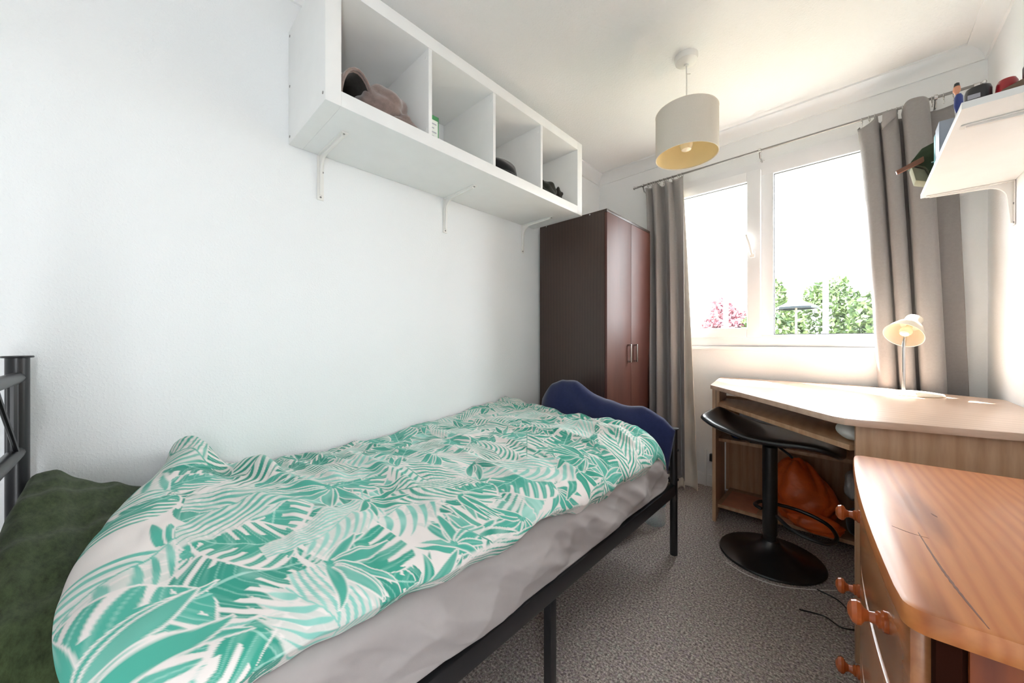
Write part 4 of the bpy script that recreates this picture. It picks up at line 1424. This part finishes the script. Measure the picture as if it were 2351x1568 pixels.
for (z0, z1) in rowz:
    ys = np.linspace(0.047, LEN - 0.047, 15)
    poly = [(0.012 + bowx(y, 0.047, LEN - 0.047, 0.016), float(y)) for y in ys] + [(0.034, LEN - 0.047), (0.034, 0.047)]
    d = part(MB().prism(poly, z0, z1, 0.006), 'drawer', M['pinef'])
    part(MB().box(0.0345, DEP - 0.03, 0.06, LEN - 0.06, z0 + 0.01, z1 - 0.03), 'drawer_box', M['gapshade'], d)
    for y in (0.155, LEN - 0.175):
        xk = 0.012 + bowx(y, 0.047, LEN - 0.047, 0.016)
        kn = MB().lathe([(0, 0.004), (0.014, 0.0035), (0.0155, 0.0), (0.0155, -0.004), (0.012, -0.007), (0.0125, -0.010), (0.009, -0.013), (0.0075, -0.020), (0.010, -0.025), (0.017, -0.029), (0.0185, -0.034), (0.016, -0.040), (0.008, -0.0445), (0, -0.0455)], (xk, y, (z0 + z1) / 2 + 0.005), (1, 0, 0), 24)
        part(kn, 'knob', M['pineknob'], d)
part(MB().box(0.020, 0.034, 0.046, LEN - 0.046, 0.0, 0.095, 0.003), 'plinth', M['pineshade'])
for z in (0.4975, 0.3025):
    part(MB().box(0.036, 0.06, 0.047, LEN - 0.047, z - 0.006, z + 0.006), 'rail', M['gapshade'])

# ------------------------------------------------------------------ right wall shelf and the things on it
RZ = 1.650
RX0, RY0, RY1 = 1.824, 1.560, 2.415
rs = thing('wall_shelf', 'white wall shelf holding small things on the right wall', 'shelf', (W, 2.0, RZ))
MB().box(RX0, W - 0.001, RY0, RY1, RZ, RZ + 0.019, 0.001).build('board', M['white'], rs)
for by in (RY0 + 0.125, RY1 - 0.022):
    zt = RZ - 0.0005
    a = MB()
    a.box(W - 0.232, W - 0.001, by - 0.013, by + 0.013, zt - 0.004, zt, 0.0015)
    a.box(W - 0.005, W - 0.001, by - 0.013, by + 0.013, zt - 0.175, zt, 0.0015)
    rib = [(W - 0.004, zt - 0.165), (W - 0.012, zt - 0.165)]
    for k in range(7):
        q = math.pi / 2 * k / 6
        rib.append((W - 0.020 - 0.05 * (1 - math.cos(q)), zt - 0.064 + 0.05 * math.sin(q)))
    rib += [(W - 0.222, zt - 0.008), (W - 0.222, zt - 0.003), (W - 0.004, zt - 0.003)]
    a.prism(rib, by - 0.006, by + 0.006, 0.002, 'y')
    br = a.build('bracket', M['whitemetal'], rs)
    for (sx, sz) in ((W - 0.0065, zt - 0.09), (W - 0.0065, zt - 0.165)):
        MB().lathe([(0, 0), (0.004, 0), (0.004, 0.002), (0, 0.002)], (sx, by - 0.009, sz), (1, 0, 0), 8).build('screw', M['screw'], br)
ZS = RZ + 0.0192
# canvas pouch with strap hanging over the edge
pc = thing('canvas_pouch', 'dark green canvas pouch with a brown strap poking over the shelf end', 'pouch', (1.84, 2.33, ZS))
MB().prism([(1.778, 1.762), (1.812, 1.812), (1.872, 1.838), (1.960, 1.835), (1.965, ZS + 0.001), (1.842, ZS + 0.001), (1.824, 1.728)], 2.240, 2.345, 0.008, 'y').build('pouch_body', M['canvas'], pc)
MB().prism([(1.784, 1.752), (1.822, 1.727), (1.838, ZS + 0.010), (1.832, ZS + 0.003), (1.797, 1.688)], 2.255, 2.335, 0.004, 'y').build('pouch_end', M['canvaslt'], pc)
MB().prism([(1.818, 1.752), (1.742, 1.722), (1.738, 1.736), (1.816, 1.772)], 2.222, 2.239, 0.002, 'y').build('strap', M['leather'], pc)
MB().tube([(1.838, 2.236, 1.742), (1.872, 2.235, 1.748)], 0.003, 6).build('zip_pull', M['chrome'], pc)
# notebooks
for i, (y0, y1, hh, mcov, lab) in enumerate(((2.140, 2.172, 0.150, 'teal', 'teal-edged notebook standing beside the pouch on the right shelf'), (2.050, 2.134, 0.158, 'greyblue', 'thick grey-blue notebook standing at the front of the right shelf'))):
    b = thing('notebook', lab, 'notebook', (1.9, y0, ZS), 'notebooks on the right shelf')
    cv = MB()
    cv.box(1.838, 1.99, y0, y0 + 0.003, ZS, ZS + hh, 0.0005)
    cv.box(1.838, 1.99, y1 - 0.003, y1, ZS, ZS + hh, 0.0005)
    cv.box(1.838, 1.841, y0, y1, ZS, ZS + hh, 0.0005)
    cv.build('cover', M[mcov], b)
    MB().box(1.8415, 1.985, y0 + 0.0032, y1 - 0.0032, ZS + 0.002, ZS + hh - 0.004).build('pages', M['paper'], b)
# slim novelty pen
pn = thing('novelty_pen', 'slim blue pen with a peach tip standing behind the notebooks', 'pen', (1.868, 1.93, ZS))
MB().tube([(1.868, 1.93, ZS), (1.868, 1.93, ZS + 0.13)], 0.004, 8).build('pen_stem', M['dkgrey'], pn)
MB().lathe([(0, 0), (0.007, 0), (0.011, 0.02), (0.010, 0.05), (0.006, 0.06), (0, 0.06)], (1.868, 1.93, ZS + 0.125), n=14).build('pen_sleeve', M['blue'], pn)
MB().lathe([(0, 0), (0.004, 0), (0.009, 0.012), (0.008, 0.025), (0, 0.034)], (1.864, 1.93, ZS + 0.186), n=14).build('pen_tip', M['skin'], pn)
MB().lathe([(0, 0), (0.007, 0), (0.006, 0.009), (0, 0.013)], (1.864, 1.93, ZS + 0.214), n=14).build('pen_crown', M['dkgrey'], pn)
# black-lidded jar and red bottle
jr = thing('lidded_jar', 'clear jar with a tall black lid on the right shelf', 'jar', (1.886, 1.78, ZS))
MB().lathe([(0, 0), (0.023, 0), (0.025, 0.004), (0.025, 0.060), (0.021, 0.066), (0, 0.066)], (1.886, 1.78, ZS), n=28).build('jar_body', M['smoke'], jr)
lid = MB().lathe([(0, 0), (0.026, 0), (0.027, 0.003), (0.027, 0.042), (0.024, 0.053), (0.014, 0.057), (0, 0.058)], (1.886, 1.78, ZS + 0.067), n=28).build('jar_lid', M['dkgrey'], jr)
MB().box(1.862, 1.886, 1.7515, 1.7545, ZS + 0.082, ZS + 0.095, 0.0005).build('lid_label', M['boxline'], lid)
rbt = thing('red_bottle', 'small red plastic bottle next to the black-lidded jar', 'bottle', (1.938, 1.775, ZS))
MB().lathe([(0, 0), (0.020, 0), (0.022, 0.004), (0.022, 0.085), (0.020, 0.108), (0.016, 0.118), (0, 0.120)], (1.938, 1.775, ZS), n=28).build('bottle_body', M['red'], rbt)
MB().box(1.920, 1.940, 1.7515, 1.754, ZS + 0.030, ZS + 0.055, 0.0005).build('bottle_label', M['boxwhite'], rbt)
cn = thing('carton', 'tiny white carton with a red mark in front of the jar on the right shelf', 'box', (1.900, 1.72, ZS))
MB().box(1.893, 1.913, 1.712, 1.728, ZS, ZS + 0.060, 0.001).build('carton_body', M['boxwhite'], cn)
MB().box(1.897, 1.909, 1.7112, 1.7118, ZS + 0.044, ZS + 0.053).build('printed_mark', M['red'], cn)
tb = thing('cream_tube', 'small white tube lying at the front edge of the right shelf', 'tube', (1.85, 1.66, ZS))
MB().tube([(1.838, 1.70, ZS + 0.0105), (1.862, 1.665, ZS + 0.0105)], [0.010, 0.008], 12).build('tube_body', M['paper'], tb)
MB().tube([(1.862, 1.665, ZS + 0.0105), (1.868, 1.655, ZS + 0.0105)], 0.009, 12).build('tube_cap', M['boxwhite'], tb)
tag(MB().prism([(1.885, ZS), (2.045, ZS), (2.045, ZS + 0.060), (1.99, ZS + 0.050), (1.895, ZS + 0.010)], 1.572, 1.640, 0.004, 'y').build('suede_case', M['brownfab']), 'brown suede case lying on the near end of the right shelf', 'case')
tag(MB().box(1.956, 2.010, 1.690, 1.738, ZS, ZS + 0.122, 0.006).build('upright_box', M['dkgrey']), 'dark grey upright box at the back of the right shelf', 'box')

# ------------------------------------------------------------------ garden outside
struct(MB().box(-14, 16, YW + 0.30, 26, -0.45, -0.30).build('ground', M['soil']), 'lawn outside the window')


def leaf_cloud(name, mat, parent, c, r, n, size, seed):
    rg = np.random.default_rng(seed)
    d = rg.normal(size=(n, 3))
    d /= np.linalg.norm(d, axis=1)[:, None]
    rad = rg.uniform(0.55, 1.0, n) ** 0.5
    lump = 1 + 0.18 * np.sin(d[:, 0] * 5 + seed) * np.sin(d[:, 2] * 6 + 1.3 * seed)
    P = np.array(c) + d * rad[:, None] * lump[:, None] * np.array(r)
    a = rg.normal(size=(n, 3))
    a /= np.linalg.norm(a, axis=1)[:, None]
    b = np.cross(a, rg.normal(size=(n, 3)))
    b /= np.linalg.norm(b, axis=1)[:, None]
    s_ = size * rg.uniform(0.6, 1.3, n)[:, None]
    V = np.stack([P - a * s_, P - b * s_ * 0.45, P + a * s_, P + b * s_ * 0.45], 1).reshape(-1, 3) - np.array(world_loc(parent))
    me = bpy.data.meshes.new(name)
    q = np.arange(4 * n).reshape(-1, 4)
    me.from_pydata(V.tolist(), [], q.tolist())
    me.materials.append(mat)
    o = finish(name, me, parent, False)
    o['kind'] = 'stuff'
    return o


shr = [((0.42, 9.0), (0.60, 0.6, 1.62), 'rounded green shrub nearest the left edge of the right window pane'), ((1.25, 9.9), (0.75, 0.6, 1.80), 'broad green shrub behind the white post of the right pane'), ((2.0, 9.0), (0.62, 0.6, 1.75), 'green shrub seen right beside the right curtain')]
for i, ((x, y), r_, lab) in enumerate(shr):
    t = thing('garden_shrub', lab, 'shrub', (x, y, -0.3), 'green shrubs beyond the window')
    leaf_cloud('foliage', M['hedge'], t, (x, y, 0.55), r_, 9000, 0.06, i + 2)
    MB().tube([(x, y, -0.3), (x + 0.05, y, 0.6)], [0.06, 0.03], 8).build('stem', M['bark'], t)
pt = thing('copper_tree', 'rosy copper-leaved small tree seen through the left window pane', 'tree', (-0.45, 9.3, -0.3))
leaf_cloud('foliage', M['pinkleaf'], pt, (-0.45, 9.3, 0.85), (0.60, 0.6, 1.05), 7000, 0.06, 19)
MB().tube([(-0.45, 9.3, -0.3), (-0.43, 9.3, 0.4), (-0.45, 9.3, 0.9)], [0.09, 0.07, 0.04], 8).build('trunk', M['bark'], pt)
pa = thing('garden_parasol', 'slate garden parasol standing in front of the shrubs', 'parasol', (0.92, 7.4, -0.3))
MB().tube([(0.92, 7.4, -0.3), (0.92, 7.4, 1.70)], 0.016, 10).build('pole', M['fence'], pa)
MB().lathe([(0.0, 0.15), (0.03, 0.14), (0.28, 0.01), (0.285, -0.02), (0.28, -0.02), (0.27, 0.005), (0.03, 0.12), (0, 0.13)], (0.92, 7.4, 1.55), n=8).build('canopy', M['parasol'], pa, False)
MB().lathe([(0, 0), (0.22, 0), (0.22, 0.05), (0.05, 0.08), (0, 0.08)], (0.92, 7.4, -0.3), n=20).build('base', M['fence'], pa)
fe = thing('garden_fence', 'low weathered picket fence along the garden bed outside', 'fence', (0, 6.4, -0.3))
for k in range(46):
    x = -4.6 + k * 0.155
    MB().box(x, x + 0.12, 6.4, 6.42, -0.3, 1.06 + 0.02 * math.sin(k * 2.3), 0.004).build('picket', M['fence'], fe)
for z in (0.0, 0.9):
    MB().box(-4.6, 2.5, 6.421, 6.46, z, z + 0.07, 0.003).build('rail', M['fence'], fe)

for (x, lab) in ((0.80, 'white garden post seen through the left window pane'), (1.455, 'white garden post seen through the right window pane')):
    gpost = thing('garden_post', lab, 'post', (x, 3.55, -0.3), 'white posts outside the window')
    MB().box(x - 0.016, x + 0.016, 3.534, 3.566, -0.3, 2.7, 0.003).build('post_shaft', M['upvc'], gpost)
    MB().box(x - 0.024, x + 0.024, 3.526, 3.574, 2.7, 2.72, 0.003).build('post_top', M['upvc'], gpost)
